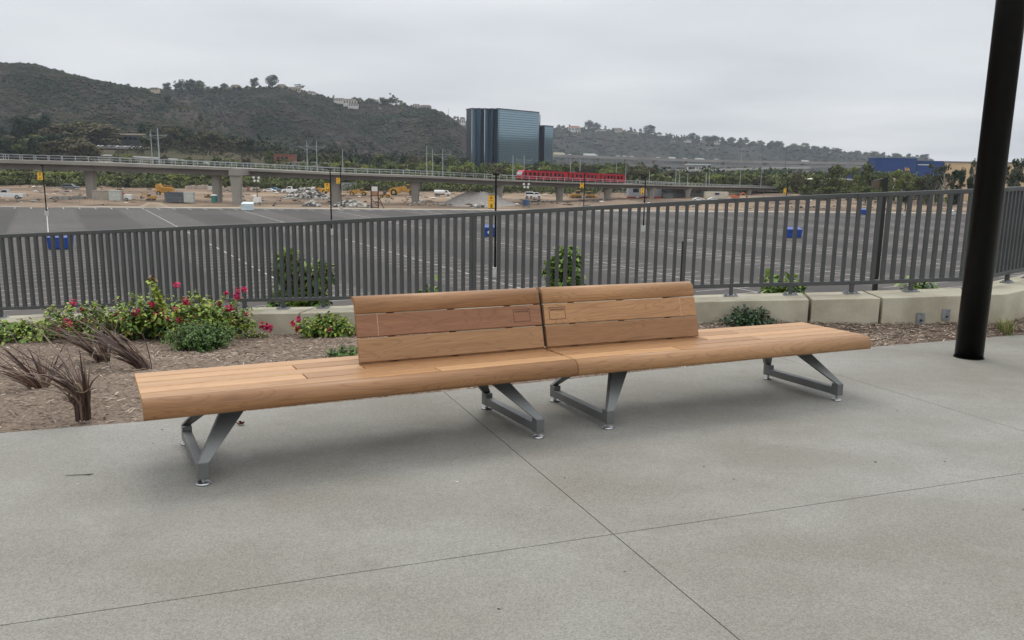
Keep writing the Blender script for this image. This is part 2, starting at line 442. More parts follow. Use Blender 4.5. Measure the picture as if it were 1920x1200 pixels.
fence_panel(WL, -5.4 * KS, -.5, -2.86 * KS, 'dark grey metal fence run between the bougainvillea and the wooden bench back')
fence_panel(WL, -.5, XB, 2.42 * KS, 'dark grey metal fence run behind the bench up to the black column')
fence_panel(WR, XB + .001, 8.9, 5.60 * KS, 'short dark grey fence run turning away right of the black column', True)

# ---- black column
cx, cy = 4.19, 7.44
colm = thing('black_column', 'thick glossy black steel column rising from the pavement at right', 'column', (cx, cy, gz(cx, cy)))
mb = MB(); n = 40; mb.tube([(0, 0, .004), (0, 0, 7)], .119, n); mb.build('shaft', M_black, colm, smooth=True)
mb = MB(); mb.tube([(0, 0, -.02), (0, 0, .012)], .127, n); mb.build('base_collar', M_black, colm, smooth=False)

# ================================================================ PARKING LOT
SA = math.atan((90 - 960) / F); sdv = Vector((math.sin(SA), math.cos(SA))); pdv = Vector((math.cos(SA), -math.sin(SA)))
e0, e1 = lotp(0, 388.3), lotp(1816, 401)
def edgey(x): return e0.y + (x - e0.x) * (e1.y - e0.y) / (e1.x - e0.x)
mb = MB(); mb.quadp((-420, 14, LOT), (420, 14, LOT), (420, edgey(420), LOT), (-420, edgey(-420), LOT)); struct(mb.build('parking_lot', M_asph))
mb = MB(); mb.quadp((-420, edgey(-420), LOT - .01), (420, edgey(420), LOT - .01), (420, edgey(420) + 9, LOT - .01), (-420, edgey(-420) + 9, LOT - .01)); struct(mb.build('sandy_verge', M_sand))
mb = MB()
mb.hexa([(-420, edgey(-420), LOT), (420, edgey(420), LOT), (420, edgey(420) + .9, LOT), (-420, edgey(-420) + .9, LOT),
         (-420, edgey(-420), LOT + .16), (420, edgey(420), LOT + .16), (420, edgey(420) + .9, LOT + .16), (-420, edgey(-420) + .9, LOT + .16)])
struct(mb.build('kerb', mat('kerb_concrete', (.6, .57, .5), .85, (.42, .39, .34), sc=.2, det=6)))
q0 = lotp(88, 405).xy.dot(pdv); q1 = lotp(284, 396.6).xy.dot(pdv); q2 = lotp(464, 397).xy.dot(pdv); q3 = lotp(629, 396).xy.dot(pdv)
dq = (q3 - q0) / 3
rA, rB = lotp(100, 447.5).xy.dot(sdv), lotp(100, 466).xy.dot(sdv)     # cross aisle between these
def PQ(r, q, z): p = sdv * r + pdv * q; return Vector((p.x, p.y, z))
def inlot(r, q):
    p = PQ(r, q, 0); return 20 < p.y < edgey(p.x) - 6.5 and abs(p.x) < 300
lines = MB(); aisle = MB()
def strip(mb, r0, q0_, r1, q1_, wd, z):
    a, b = PQ(r0, q0_, z), PQ(r1, q1_, z); d = (b - a).normalized(); n = Vector((-d.y, d.x, 0)) * wd / 2
    mb.quadp(a - n, b - n, b + n, a + n)
sw, sl_ = 2.75, 5.0
for k in range(-6, 16):
    q = q0 + dq * k
    # far end of the spine inside the lot
    rr = [r for r in [x * .5 for x in range(-300, 700)] if inlot(r, q)]
    if not rr: continue
    r0_, r1_ = min(rr), max(rr)
    for a, b in ((r0_, rB), (rA, r1_)):
        if b - a > 4 and not (k == 0 and b == rB): strip(lines, a, q, b, q, .15, LOT + .008)
    strip(aisle, r0_, q + dq / 2, r1_, q + dq / 2, dq - 2 * sl_ - 1.0, LOT + .003)
    r = rB - sw
    while r > r0_:
        strip(lines, r, q - sl_, r, q + sl_, .11, LOT + .006); r -= sw
    r = rA
    while r < r1_:
        strip(lines, r, q - sl_, r, q + sl_, .11, LOT + .006); r += sw
x = -150
while x < 200:                            # stalls along the far kerb
    a = Vector((x, edgey(x) - .3)); b = a - sdv * 5.2
    n = pdv * .09
    lines.quadp((a.x - n.x, a.y - n.y, LOT + .006), (b.x - n.x, b.y - n.y, LOT + .006), (b.x + n.x, b.y + n.y, LOT + .006), (a.x + n.x, a.y + n.y, LOT + .006))
    x += 3.3
struct(aisle.build('parking_aisles', M_asph2)); struct(lines.build('parking_lines', M_white))

# ================================================================ BENCH
def frame(a, b, th):
    n = Vector((-a, -b, 1)).normalized(); e = Vector((math.cos(th), math.sin(th), 0)); e = (e - n * e.dot(n)).normalized()
    return e, n.cross(e), n
BX, BY = -1.5225, 3.9083
be, bgv, bn = frame(.0031, -.0342, .4759); SM = 2.1496; KK = -.0419
bo = Vector((BX, BY, gz(BX, BY)))
be2 = be * math.cos(KK) + bgv * math.sin(KK); bg2 = bn.cross(be2)
def B(s, v, z, mod):
    if mod == 0: return bo + be * s + bgv * v + bn * z
    return bo + be * SM + be2 * (s - SM) + bg2 * v + bn * z
bench = thing('bench', 'long wooden slat bench with two back rests on dark grey metal frames', 'bench', tuple(bo))
def fr(mod): return lambda s, u, w_: B(s, u, w_, mod) - bo
def wood(name, ca, cb, cdark):
    m = bpy.data.materials.new(name); m.use_nodes = True; t = m.node_tree; N = t.nodes.new; L = t.links.new; b = t.nodes['Principled BSDF']
    b.inputs['Roughness'].default_value = .42; b.inputs['Specular IOR Level'].default_value = .4
    tc = N('ShaderNodeTexCoord'); oi = N('ShaderNodeObjectInfo')
    rot = N('ShaderNodeMapping'); rot.inputs['Rotation'].default_value = (0, 0, -.4759); L(tc.outputs['Object'], rot.inputs[0])
    ad = N('ShaderNodeVectorMath'); ad.operation = 'ADD'; L(rot.outputs[0], ad.inputs[0])
    ms = N('ShaderNodeMath'); ms.operation = 'MULTIPLY'; L(oi.outputs['Random'], ms.inputs[0]); ms.inputs[1].default_value = 37.0; L(ms.outputs[0], ad.inputs[1])
    mp = N('ShaderNodeMapping'); mp.inputs['Scale'].default_value = (1.1, 26, 26); L(ad.outputs[0], mp.inputs[0])
    n1 = N('ShaderNodeTexNoise'); n1.inputs['Scale'].default_value = 1.0; n1.inputs['Detail'].default_value = 6; n1.inputs['Distortion'].default_value = .9; L(mp.outputs[0], n1.inputs['Vector'])
    mp2 = N('ShaderNodeMapping'); mp2.inputs['Scale'].default_value = (7, 260, 260); L(ad.outputs[0], mp2.inputs[0])
    n2 = N('ShaderNodeTexNoise'); n2.inputs['Scale'].default_value = 1.0; n2.inputs['Detail'].default_value = 3; L(mp2.outputs[0], n2.inputs['Vector'])
    mp3 = N('ShaderNodeMapping'); mp3.inputs['Scale'].default_value = (.7, 7, 7); L(ad.outputs[0], mp3.inputs[0])
    wv = N('ShaderNodeTexNoise'); wv.inputs['Scale'].default_value = 1.6; wv.inputs['Detail'].default_value = 1; wv.inputs['Distortion'].default_value = .6; L(mp3.outputs[0], wv.inputs['Vector'])
    # cathedral grain: rings cut out of a smooth field
    wm = N('ShaderNodeMath'); wm.operation = 'MULTIPLY'; L(wv.outputs[0], wm.inputs[0]); wm.inputs[1].default_value = 16
    wf = N('ShaderNodeMath'); wf.operation = 'PINGPONG'; L(wm.outputs[0], wf.inputs[0]); wf.inputs[1].default_value = .5
    r1 = N('ShaderNodeMapRange'); L(n1.outputs[0], r1.inputs[0]); r1.inputs[1].default_value = .3; r1.inputs[2].default_value = .7
    mx = N('ShaderNodeMixRGB'); L(r1.outputs[0], mx.inputs[0]); mx.inputs[1].default_value = ca + (1,); mx.inputs[2].default_value = cb + (1,)
    r2 = N('ShaderNodeMapRange'); L(wf.outputs[0], r2.inputs[0]); r2.inputs[1].default_value = 0; r2.inputs[2].default_value = .18; r2.inputs[3].default_value = .45; r2.inputs[4].default_value = 0
    mx2 = N('ShaderNodeMixRGB'); L(r2.outputs[0], mx2.inputs[0]); L(mx.outputs[0], mx2.inputs[1]); mx2.inputs[2].default_value = cdark + (1,)
    r3 = N('ShaderNodeMapRange'); L(n2.outputs[0], r3.inputs[0]); r3.inputs[1].default_value = .3; r3.inputs[2].default_value = .7; r3.inputs[3].default_value = .86; r3.inputs[4].default_value = 1.1
    s1 = N('ShaderNodeVectorMath'); s1.operation = 'SCALE'; L(mx2.outputs[0], s1.inputs[0]); L(r3.outputs[0], s1.inputs['Scale'])
    r4 = N('ShaderNodeMapRange'); L(oi.outputs['Random'], r4.inputs[0]); r4.inputs[3].default_value = .88; r4.inputs[4].default_value = 1.1
    s2 = N('ShaderNodeVectorMath'); s2.operation = 'SCALE'; L(s1.outputs[0], s2.inputs[0]); L(r4.outputs[0], s2.inputs['Scale'])
    L(s2.outputs[0], b.inputs['Base Color'])
    bp = N('ShaderNodeBump'); bp.inputs['Strength'].default_value = .25; bp.inputs['Distance'].default_value = .001; L(n2.outputs[0], bp.inputs['Height']); L(bp.outputs[0], b.inputs['Normal'])
    return m
W_a = wood('wood_honey', (.41, .225, .102), (.33, .172, .075), (.20, .095, .04))
W_p = wood('wood_pale', (.51, .30, .148), (.43, .24, .115), (.30, .16, .075))
W_r = wood('wood_red', (.265, .122, .06), (.22, .098, .046), (.145, .062, .032))
W_m = wood('wood_mid', (.345, .178, .078), (.28, .137, .058), (.165, .073, .03))
M_leg = mat('leg_metal', (.14, .145, .142), .40, (.165, .17, .167), sc=6, metal=.45)
M_chrome = mat('chrome', (.38, .38, .39), .28, metal=1.0)
M_steel = mat('bench_rail_metal', (.05, .053, .055), .5, metal=.3)
SL, SR = -.2558, 4.5725
VB = [.66, .533, .407, .28, .153, .027]
g2 = .0055
joints = {(0, 1): [.566], (0, 3): [.566], (0, 4): [1.287], (1, 4): [2.96], (1, 1): [3.735], (1, 3): [3.72], (0, 2): [.924], (1, 2): [3.36]}
tones = {(0, 0): [W_p], (0, 1): [W_p, W_a], (0, 2): [W_p, W_m], (0, 3): [W_p, W_a], (0, 4): [W_a, W_p], (1, 0): [W_p], (1, 1): [W_a, W_p], (1, 2): [W_m, W_p], (1, 3): [W_a, W_p], (1, 4): [W_p, W_a]}
for mod in (0, 1):
    lo_, hi_ = (SL, SM - .003) if mod == 0 else (SM + .003, SR)
    for r in range(5):
        va, vb = VB[r + 1], VB[r]
        js = joints.get((mod, r), []); ends = [lo_] + js + [hi_]
        for k in range(len(ends) - 1):
            a = ends[k] + (g2 * .6 if k else 0); b = ends[k + 1] - (g2 * .6 if k < len(ends) - 2 else 0)
            mb = MB(); ra = .005
            z1, z0 = .45, .418
            pl = [(va + g2, z0), (va + g2, z1 - ra), (va + g2 + ra, z1), (vb - g2 - ra, z1), (vb - g2, z1 - ra), (vb - g2, z0)]
            mb.prism(pl, a, b, fr(mod))
            mb.build('seat_slat', tones[(mod, r)][min(k, len(tones[(mod, r)]) - 1)], bench, bevel=.0015)
    # rounded front board
    pl = [(VB[5] - g2, .405), (VB[5] - g2, .4485)]; rx, rz_ = .062, .058
    for i in range(11):
        t = math.pi / 2 * i / 10; pl.append((.022 - math.sin(t) * rx, .392 + math.cos(t) * rz_))
    pl += [(-.040, .375), (-.034, .358), (-.026, .3545), (-.012, .3545), (-.006, .362), (-.006, .405)]
    mb = MB(); mb.prism(pl, lo_, hi_, fr(mod)); o = mb.build('front_board', W_m if mod == 0 else W_a, bench)
    for p_ in o.data.polygons: p_.use_smooth = len(p_.vertices) == 4
    o.data.polygons[0].use_smooth = False
    # steel carrier under the slats
    mb = MB()
    for v0 in (.09, .52):
        P = [(v0 - .03, .35), (v0 + .03, .35), (v0 + .03, .395), (v0 - .03, .395)]
        mb.prism(P, lo_ + .08, hi_ - .08, fr(mod))
    n_ = 5
    for i in range(n_):
        s0 = lerp(lo_ + .12, hi_ - .12, i / (n_ - 1)); mb.prism([(.0, .37), (.64, .37), (.64, .4175), (.0, .4175)], s0 - .012, s0 + .012, fr(mod))
    mb.build('under_frame', M_steel, bench)
# back rests
def back(mod, a, b, tn):
    root = None
    P0 = Vector((.375, .4600)); P1 = Vector((.478, .8413)); d = (P1 - P0).normalized(); nrm = Vector((d.y, -d.x))     # nrm points to the back
    Lh = (P1 - P0).length
    gs = [(.0, .141), (.147, .281)]
    for k, (h0, h1) in enumerate(gs):
        f0, f1 = P0 + d * h0, P0 + d * h1; ra = .004
        pl = [f0 + nrm * ra, f0 + d * ra, f1 - d * ra, f1 + nrm * ra, f1 + nrm * .028, f0 + nrm * .028]
        mb = MB(); mb.prism([(p.x, p.y) for p in pl], a, b, fr(mod)); o = mb.build('back_slat', tn[k], bench, bevel=.0012)
        if k == 1:
            # engraved square and pale scratch, cut at the face
            sc0 = (b - .20) if mod == 0 else (a + .035)
            mbq = MB()
            def seg(s0, s1, h0_, h1_):
                q = [P0 + d * h for h in (h0_, h1_)]; off = -nrm * .0008
                mbq.quadp(fr(mod)(s0, *(q[0] + off)), fr(mod)(s1, *(q[0] + off)), fr(mod)(s1, *(q[1] + off)), fr(mod)(s0, *(q[1] + off)))
            x0, x1, y0, y1 = sc0, sc0 + .12, .146 + .03, .146 + .108
            seg(x0, x1, y0, y0 + .004); seg(x0, x1, y1, y1 + .004); seg(x0, x0 + .004, y0 + .004, y1); seg(x1 - .004, x1, y0 + .004, y1)
            for i in range(9):
                u0 = x0 + .012 + i * .0112; seg(u0, u0 + .008, y1 - .018, y1 - .007)
            mbq.build('engraving', mat('engraved_wood', (.10, .045, .025), .8), o)
            mbs = MB(); ss = (a + .125) if mod == 0 else (b - .13)
            for i in range(6):
                h_ = .146 + i * .0225; q0_, q1_ = P0 + d * h_, P0 + d * (h_ + .0225); off = -nrm * .0006
                w0 = .003 * R.uniform(.5, 1.2); j = R.uniform(-.0015, .0015)
                mbs.quadp(fr(mod)(ss + j, *(q0_ + off)), fr(mod)(ss + j + w0, *(q0_ + off)), fr(mod)(ss + j + w0, *(q1_ + off)), fr(mod)(ss + j, *(q1_ + off)))
            mbs.build('scratch', mat('scratched_wood', (.55, .40, .27), .7), o)
    # rolled top board
    f0 = P0 + d * .287; pl = [f0 + nrm * .004, f0 + d * .003]; c = P0 + d * (Lh - .052) + nrm * .058
    for i in range(13):
        t = math.radians(100) * i / 12
        pl.append(c - nrm * .058 * math.cos(t) + d * .056 * math.sin(t))
    e_ = pl[-1]; inner = []
    for i in range(9):
        t = math.radians(100) * (1 - i / 8)
        inner.append(c - nrm * .03 * math.cos(t) + d * .03 * math.sin(t))
    pl += inner + [f0 + nrm * .028]
    mb = MB(); mb.prism([(p.x, p.y) for p in pl], a, b, fr(mod)); o = mb.build('top_board', tn[2], bench)
    for p_ in o.data.polygons: p_.use_smooth = len(p_.vertices) == 4
    for s0 in (a + .22, (a + b) / 2, b - .22):
        mb = MB(); bk = P0 + nrm * .0285
        pl = [(bk.x, bk.y - .03), (bk.x + .012, bk.y - .03), ((P1 - d * .05 + nrm * .04).x, (P1 - d * .05 + nrm * .04).y), ((P1 - d * .05 + nrm * .0285).x, (P1 - d * .05 + nrm * .0285).y)]
        mb.prism(pl, s0 - .022, s0 + .022, fr(mod)); mb.build('back_bracket_and_seam_plate', M_steel, bench)
back(0, .9237, SM - .003, [W_a, W_r, W_m])
back(1, SM + .004, 3.352, [W_m, W_a, W_a])
# leg frames
WF = .6868
def leg(mod, s0, sg):
    e_, g_ = (be, bgv) if mod == 0 else (be2, bg2)
    def Q(s, v, z): return B(s, v, z, mod) - bo
    def gapz(s, v):                     # height of the real ground under this foot, in bench heights
        p = B(s, v, 0, mod); return gz(p.x, p.y) - p.z
    hs = .026; mb = MB()
    z0, z1 = .034, .116
    # bottom bar
    mb.hexa([Q(s0 - hs * .96, -.035, z0 + .003), Q(s0 + hs * .96, -.035, z0 + .003), Q(s0 + hs * .96, WF + .035, z0 + .003), Q(s0 - hs * .96, WF + .035, z0 + .003),
             Q(s0 - hs * .96, -.035, z1 - .028), Q(s0 + hs * .96, -.035, z1 - .028), Q(s0 + hs * .96, WF + .035, z1 - .028), Q(s0 - hs * .96, WF + .035, z1 - .028)])
    for v, vs, off in ((0, 1, .25), (WF, -1, .22)):
        va, vb_ = v - vs * .042, v + vs * .02
        s_a, s_b = s0 - hs, s0 + hs
        def H(z, sa, sb, v0, v1):
            P = [Q(sa, v0, z), Q(sb, v0, z), Q(sb, v1, z), Q(sa, v1, z)]
            return P if vs > 0 else [P[3], P[2], P[1], P[0]]
        mb.hexa(H(z0, s_a, s_b, va, vb_) + H(z1, s_a, s_b, va, vb_))
        # leaning blade, widening upwards
        c_ = s0 + sg * .235; hw = .072
        mb.hexa(H(z1, s_a, s_b, va, va + vs * .03) + H(.384, c_ - hw, c_ + hw, va + vs * off, va + vs * (off + .05)))
    o = mb.build('leg_frame', M_leg, bench, bevel=.0025)
    for v in (-.012, WF + .012):
        gzv = gapz(s0, v); mp_ = MB()
        prof = [(.036, 0), (.038, .006), (.034, .011), (.02, .012), (.0085, .0135), (.0085, z0 - gzv + .001)]
        n = 24; base = len(mp_.v)
        for r_, z in prof:
            for k in range(n):
                t = 2 * math.pi * k / n; p = Q(s0, v, gzv + z) + e_ * (r_ * math.cos(t)) + g_ * (r_ * math.sin(t)); mp_.v.append(tuple(p))
        for i in range(len(prof) - 1):
            for k in range(n):
                k2 = (k + 1) % n; mp_.face((i * n + k, i * n + k2, (i + 1) * n + k2, (i + 1) * n + k))
        mp_.face(tuple(reversed(range(n)))); mp_.face(tuple((len(prof) - 1) * n + k for k in range(n)))
        mp_.build('foot_pad', M_chrome, o, smooth=False)
mb = MB(); mb.prism([(.406, .46), (.418, .46), (.51, .80), (.50, .80)], SM - .03, SM + .03, fr(0)); mb.build('back_bracket_and_seam_plate', M_steel, bench)  # dark plate added behind the seam so no light shows through
leg(0, 0, 1); leg(0, 1.8928, -1); leg(1, 2.3866, 1); leg(1, 4.2997, -1)

# small dry leaf and twig on the pavement
mb = MB(); p = gp(452, 797)
mb.tube([Vector((-.075, 0, .004)), Vector((-.04, .006, .014)), Vector((0, 0, .010))], .0035, 5)
for k in range(7):
    a = R.uniform(0, 6.28); q = Vector((.015 * math.cos(a), .012 * math.sin(a), .008 + .01 * R.random())); r_ = Vector((R.uniform(-1, 1), R.uniform(-1, 1), R.uniform(.1, 1))).normalized() * .018
    s_ = r_.orthogonal().normalized() * .009; mb.quadp(q - r_, q + s_, q + r_, q - s_)
tag(mb.build('dry_leaf', mat('dry_leaf', (.09, .02, .015), .8, (.16, .06, .04), sc=60), loc=p), 'crumpled dark red dry leaf on the pavement behind the left leg frame', 'leaf')
mb = MB(); pts = [gp(x, y, .004) for x, y in ((122, 891.5), (140, 890.5), (158, 890), (168, 889.5), (176, 888))]; c0 = pts[0].copy()
mb.tube([q - c0 for q in pts], [.001, .002, .0018, .003, .001], 5); tag(mb.build('twig', M_dark, loc=c0), 'thin dark twig lying on the pavement left of the bench', 'twig')

# dark leaf crumbs and spots of old gum on the pavement
rn = random.Random(12); mb = MB()
for k in range(70):
    x = rn.uniform(-3.2, 5.5); y = rn.uniform(1.6, 7.5)
    if y > interp(EDGE, x)[0] - .15: continue
    r_ = rn.uniform(.002, .007) * (1.6 if rn.random() < .1 else 1); c0 = Vector((x, y, gz(x, y) + .0015)); n = 7; base = len(mb.v); a0 = rn.uniform(0, 3)
    mb.cur = 0 if rn.random() < .75 else 1
    mb.v += [tuple(c0 + Vector((math.cos(a0 + 6.283 * i / n) * r_ * rn.uniform(.6, 1.5), math.sin(a0 + 6.283 * i / n) * r_ * rn.uniform(.5, 1.1), 0))) for i in range(n)] + [tuple(c0 + Vector((0, 0, r_ * .4)))]
    for i in range(n): mb.face((base + i, base + (i + 1) % n, base + n))
struct(mb.build('pavement_litter', [mat('litter_dark', (.06, .05, .042), .9), mat('litter_pale', (.5, .48, .43), .9)]), 'stuff')

# ================================================================ PLANTING BED PLANTS
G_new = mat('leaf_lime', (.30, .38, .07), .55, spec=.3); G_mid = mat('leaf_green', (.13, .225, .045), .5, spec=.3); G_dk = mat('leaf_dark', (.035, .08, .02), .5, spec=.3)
G_br = mat('leaf_bronze', (.22, .13, .05), .6); FLM = mat('bract_magenta', (.50, .015, .11), .65); FLR = mat('bract_red', (.42, .02, .04), .65); STEM = mat('plant_stem', (.09, .05, .03), .8)
def leaf(mb, p, d, L, W, fold=.25, droop=.3):
    d = d.normalized(); s = d.cross(Vector((0, 0, 1)))
    if s.length < .05: s = Vector((1, 0, 0))
    s.normalize(); u = s.cross(d).normalized()
    tip = p + d * L - Vector((0, 0, droop * L)); mid = p + d * L * .45 - u * (fold * W) * .5
    base = len(mb.v)
    L *= 1.28; W *= 1.3
    mb.v += [tuple(p), tuple(p + d * L * .35 + s * W / 2 + u * fold * W * .5), tuple(p + d * L * .72 + s * W * .3 - Vector((0, 0, droop * L * .5))), tuple(tip),
             tuple(p + d * L * .72 - s * W * .3 - Vector((0, 0, droop * L * .5))), tuple(p + d * L * .35 - s * W / 2 + u * fold * W * .5), tuple(mid)]
    for a, b in ((0, 1), (1, 2), (2, 3), (3, 4), (4, 5), (5, 0)): mb.face((base + a, base + b, base + 6))
def rv(rnd=R, zb=0.0): return Vector((rnd.gauss(0, 1), rnd.gauss(0, 1), rnd.gauss(0, 1) + zb)).normalized()
def bed(px, py):                    # point on the bed under this survey ray
    best = None
    d = ray(px, py)
    for i in range(400):
        D = 4.5 + i * .018; p = CAM + d * (D / d.y)
        a = interp(EDGE, p.x)[0]
        # height of bed by v along t
        t = cl((p.x + 9.) / 18.2); f = frontline(t); e = Vector((lerp(-8.2, 8.8, t), 0, 0)); e.y = interp(EDGE, e.x)[0]
        v = cl((p.y - e.y) / (f.y - e.y)); z = lerp(gz(e.x, e.y), f.z, v) + .03
        if p.z <= z: return Vector((p.x, p.y, z - .03))
    return p
def bush(name, label, cat, c, shoots, reach, hgt, leafL, mats, wts, nl, flowers=0, group=None, lean=(0, 0), fpos=None, flat=1.0, seed=1, stemr=.004, flL=.028):
    rn = random.Random(seed); root = thing(name, label, cat, tuple(c), group=group)
    st = MB(); lf = MB(); fl = MB()
    for k in range(shoots):
        a = rn.uniform(0, 6.283); rr = reach * rn.random() ** .6; h = hgt * rn.uniform(.45, 1.0) * (1 - .35 * (rr / reach) ** 2)
        tip = Vector((math.cos(a) * rr + lean[0] * h, math.sin(a) * rr * flat + lean[1] * h, h)); b0 = Vector((rn.gauss(0, .04), rn.gauss(0, .03), 0))
        mid = b0.lerp(tip, .5) + Vector((0, 0, h * .22)); pts = []
        for i in range(6):
            t = i / 5; pts.append(b0 * (1 - t) ** 2 + mid * 2 * t * (1 - t) + tip * t * t)
        st.tube(pts, [stemr * (1 - .7 * i / 5) for i in range(6)], 5, cap=False)
        for j in range(nl):
            t = rn.uniform(.2, 1.0) ** .7; i = min(4, int(t * 5)); p = pts[i].lerp(pts[i + 1], t * 5 - i)
            d = rv(rn, .2); d = (d + (pts[i + 1] - pts[i]).normalized() * .5)
            top = t > .8
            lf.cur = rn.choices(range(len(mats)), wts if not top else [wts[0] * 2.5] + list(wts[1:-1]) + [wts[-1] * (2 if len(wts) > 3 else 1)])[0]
            L_ = leafL * rn.uniform(.6, 1.25) * (.7 if top else 1)
            leaf(lf, p + d * L_ * .3, d, L_, L_ * .62, droop=rn.uniform(.1, .6))
        if rn.random() < flowers:
            fl = MB()
            p = pts[-1] if rn.random() < .6 else pts[-2]
            for q in range(rn.randint(4, 9)):
                o_ = rv(rn) * .022; fl.cur = rn.choice((0, 0, 1))
                for z in range(3):
                    d = rv(rn, .3); leaf(fl, p + o_, d, flL, flL * .8, fold=-.2, droop=0)
            fl.build('flower', [FLM, FLR], root)
    for fp in (fpos or []):
        p = Vector(fp); f2 = MB()
        for q in range(11):
            o_ = rv(rn) * .03; f2.cur = rn.choice((0, 0, 1))
            for z in range(3): leaf(f2, p + o_, rv(rn, .3), flL, flL * .85, fold=-.2, droop=0)
        f2.build('flower', [FLM, FLR], root)
    st.build('stem', STEM, root); lf.build('foliage', mats, root)
    return root
BM = [G_new, G_mid, G_dk, G_br]
def bp_(x, y, dz=0.0): p = bed(x, y); p.z -= .03; return p
def fp(c, x, y): p = at(x, y, c.y - .12); return p - c
GB_ = 'bougainvilleas growing along the low wall'
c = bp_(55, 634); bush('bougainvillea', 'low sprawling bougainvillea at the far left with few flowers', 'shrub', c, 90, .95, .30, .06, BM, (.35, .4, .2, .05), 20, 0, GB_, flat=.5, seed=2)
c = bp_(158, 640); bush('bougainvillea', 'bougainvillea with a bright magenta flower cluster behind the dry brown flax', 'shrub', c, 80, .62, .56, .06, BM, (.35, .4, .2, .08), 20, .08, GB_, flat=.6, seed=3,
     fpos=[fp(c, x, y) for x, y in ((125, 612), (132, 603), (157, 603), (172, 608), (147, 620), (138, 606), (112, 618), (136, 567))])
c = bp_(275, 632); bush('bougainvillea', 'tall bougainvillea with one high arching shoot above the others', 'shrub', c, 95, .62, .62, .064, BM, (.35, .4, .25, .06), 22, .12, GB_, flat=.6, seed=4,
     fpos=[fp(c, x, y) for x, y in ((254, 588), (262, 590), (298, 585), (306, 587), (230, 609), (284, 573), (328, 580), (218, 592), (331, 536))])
sh = MB(); lf = MB(); lf_r = random.Random(9)          # the long shoot
root = [o for o in bpy.data.objects if o.name.startswith('bougainvillea') and o.get('label', '').startswith('tall')][0]
cc = Vector(root.location); pts = [at(x, y, cc.y - .1) - cc for x, y in ((308, 590), (304, 572), (297, 555), (291, 541), (283, 527), (279, 520))]
sh.tube(pts, [.007, .006, .005, .004, .003, .002], 6)
for k in range(46):
    t = lf_r.uniform(.15, 1) * 5; i = min(4, int(t)); p = pts[i].lerp(pts[i + 1], t - i); lf.cur = 1 if i > 3 else 0
    d = rv(lf_r, -.1); leaf(lf, p, d, .085 * lf_r.uniform(.6, 1.1), .055, droop=.5)
sh.build('shoot', mat('red_stem', (.12, .03, .03), .7), root); lf.build('shoot_leaves', [G_new, G_br], root)
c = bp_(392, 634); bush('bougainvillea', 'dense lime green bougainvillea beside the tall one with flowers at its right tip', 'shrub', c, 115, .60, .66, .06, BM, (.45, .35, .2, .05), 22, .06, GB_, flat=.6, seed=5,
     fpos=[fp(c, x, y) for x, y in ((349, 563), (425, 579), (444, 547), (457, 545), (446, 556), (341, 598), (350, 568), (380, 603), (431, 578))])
c = bp_(385, 641); bush('green_shrub', 'small rounded dark green shrub in front of the bougainvillea', 'shrub', c + Vector((.05, -.25, 0)), 190, .46, .36, .032, [G_mid, G_dk, mat('leaf_deep', (.07, .14, .035), .5)], (.3, .4, .3), 26, 0, None, flat=.9, seed=6, stemr=.003)
c = bp_(478, 629); bush('bougainvillea', 'short trailing bougainvillea branch with red flowers at the foot of the wall', 'shrub', c, 14, .28, .13, .045, BM, (.3, .3, .1, .4), 13, 0, GB_, flat=.5, seed=7,
     fpos=[fp(c, x, y) for x, y in ((492, 611), (503, 611), (507, 617), (498, 616))])
c = bp_(612, 630); bush('bougainvillea', 'bougainvillea tucked behind the left end of the bench back', 'shrub', c, 80, .48, .36, .055, BM, (.4, .4, .15, .05), 20, .02, GB_, flat=.5, seed=8,
     fpos=[fp(c, x, y) for x, y in ((548, 607), (556, 616), (559, 598))])
c = bp_(645, 668); bush('green_shrub', 'tiny dark green shrub low behind the seat at the end of the bench back', 'shrub', c, 80, .26, .16, .026, [G_mid, G_dk], (.4, .6), 18, 0, None, seed=9, stemr=.002)
c = bp_(1400, 609); bush('holly_shrub', 'sparse glossy dark green shrub behind the right half of the bench', 'shrub', c, 60, .38, .27, .046, [mat('leaf_gloss', (.03, .07, .035), .3), G_dk], (.5, .5), 12, 0, None, flat=.5, seed=10)
c = bp_(1885, 618); root = thing('grass_tuft', 'small tuft of yellow green grass right of the black column', 'grass', tuple(c)); mb = MB(); rn = random.Random(3)
for k in range(170):
    a = rn.uniform(0, 6.28); l = rn.uniform(.1, .23); tl = rn.uniform(.1, .6); p = Vector((rn.gauss(0, .03), rn.gauss(0, .03), 0)); d = Vector((math.cos(a) * tl, math.sin(a) * tl, 1)); s_ = Vector((-math.sin(a), math.cos(a), 0)) * .003
    q = p + d * l * .6; e_ = p + d * l * .9 + Vector((math.cos(a), math.sin(a), -.3)) * l * .15 * tl * 2; mb.cur = rn.choice((0, 0, 1)); mb.quadp(p - s_, p + s_, q + s_, q - s_); mb.quadp(q - s_, q + s_, e_)
mb.build('blades', [mat('grass_green', (.14, .2, .05), .7), mat('grass_straw', (.36, .3, .13), .8)], root)
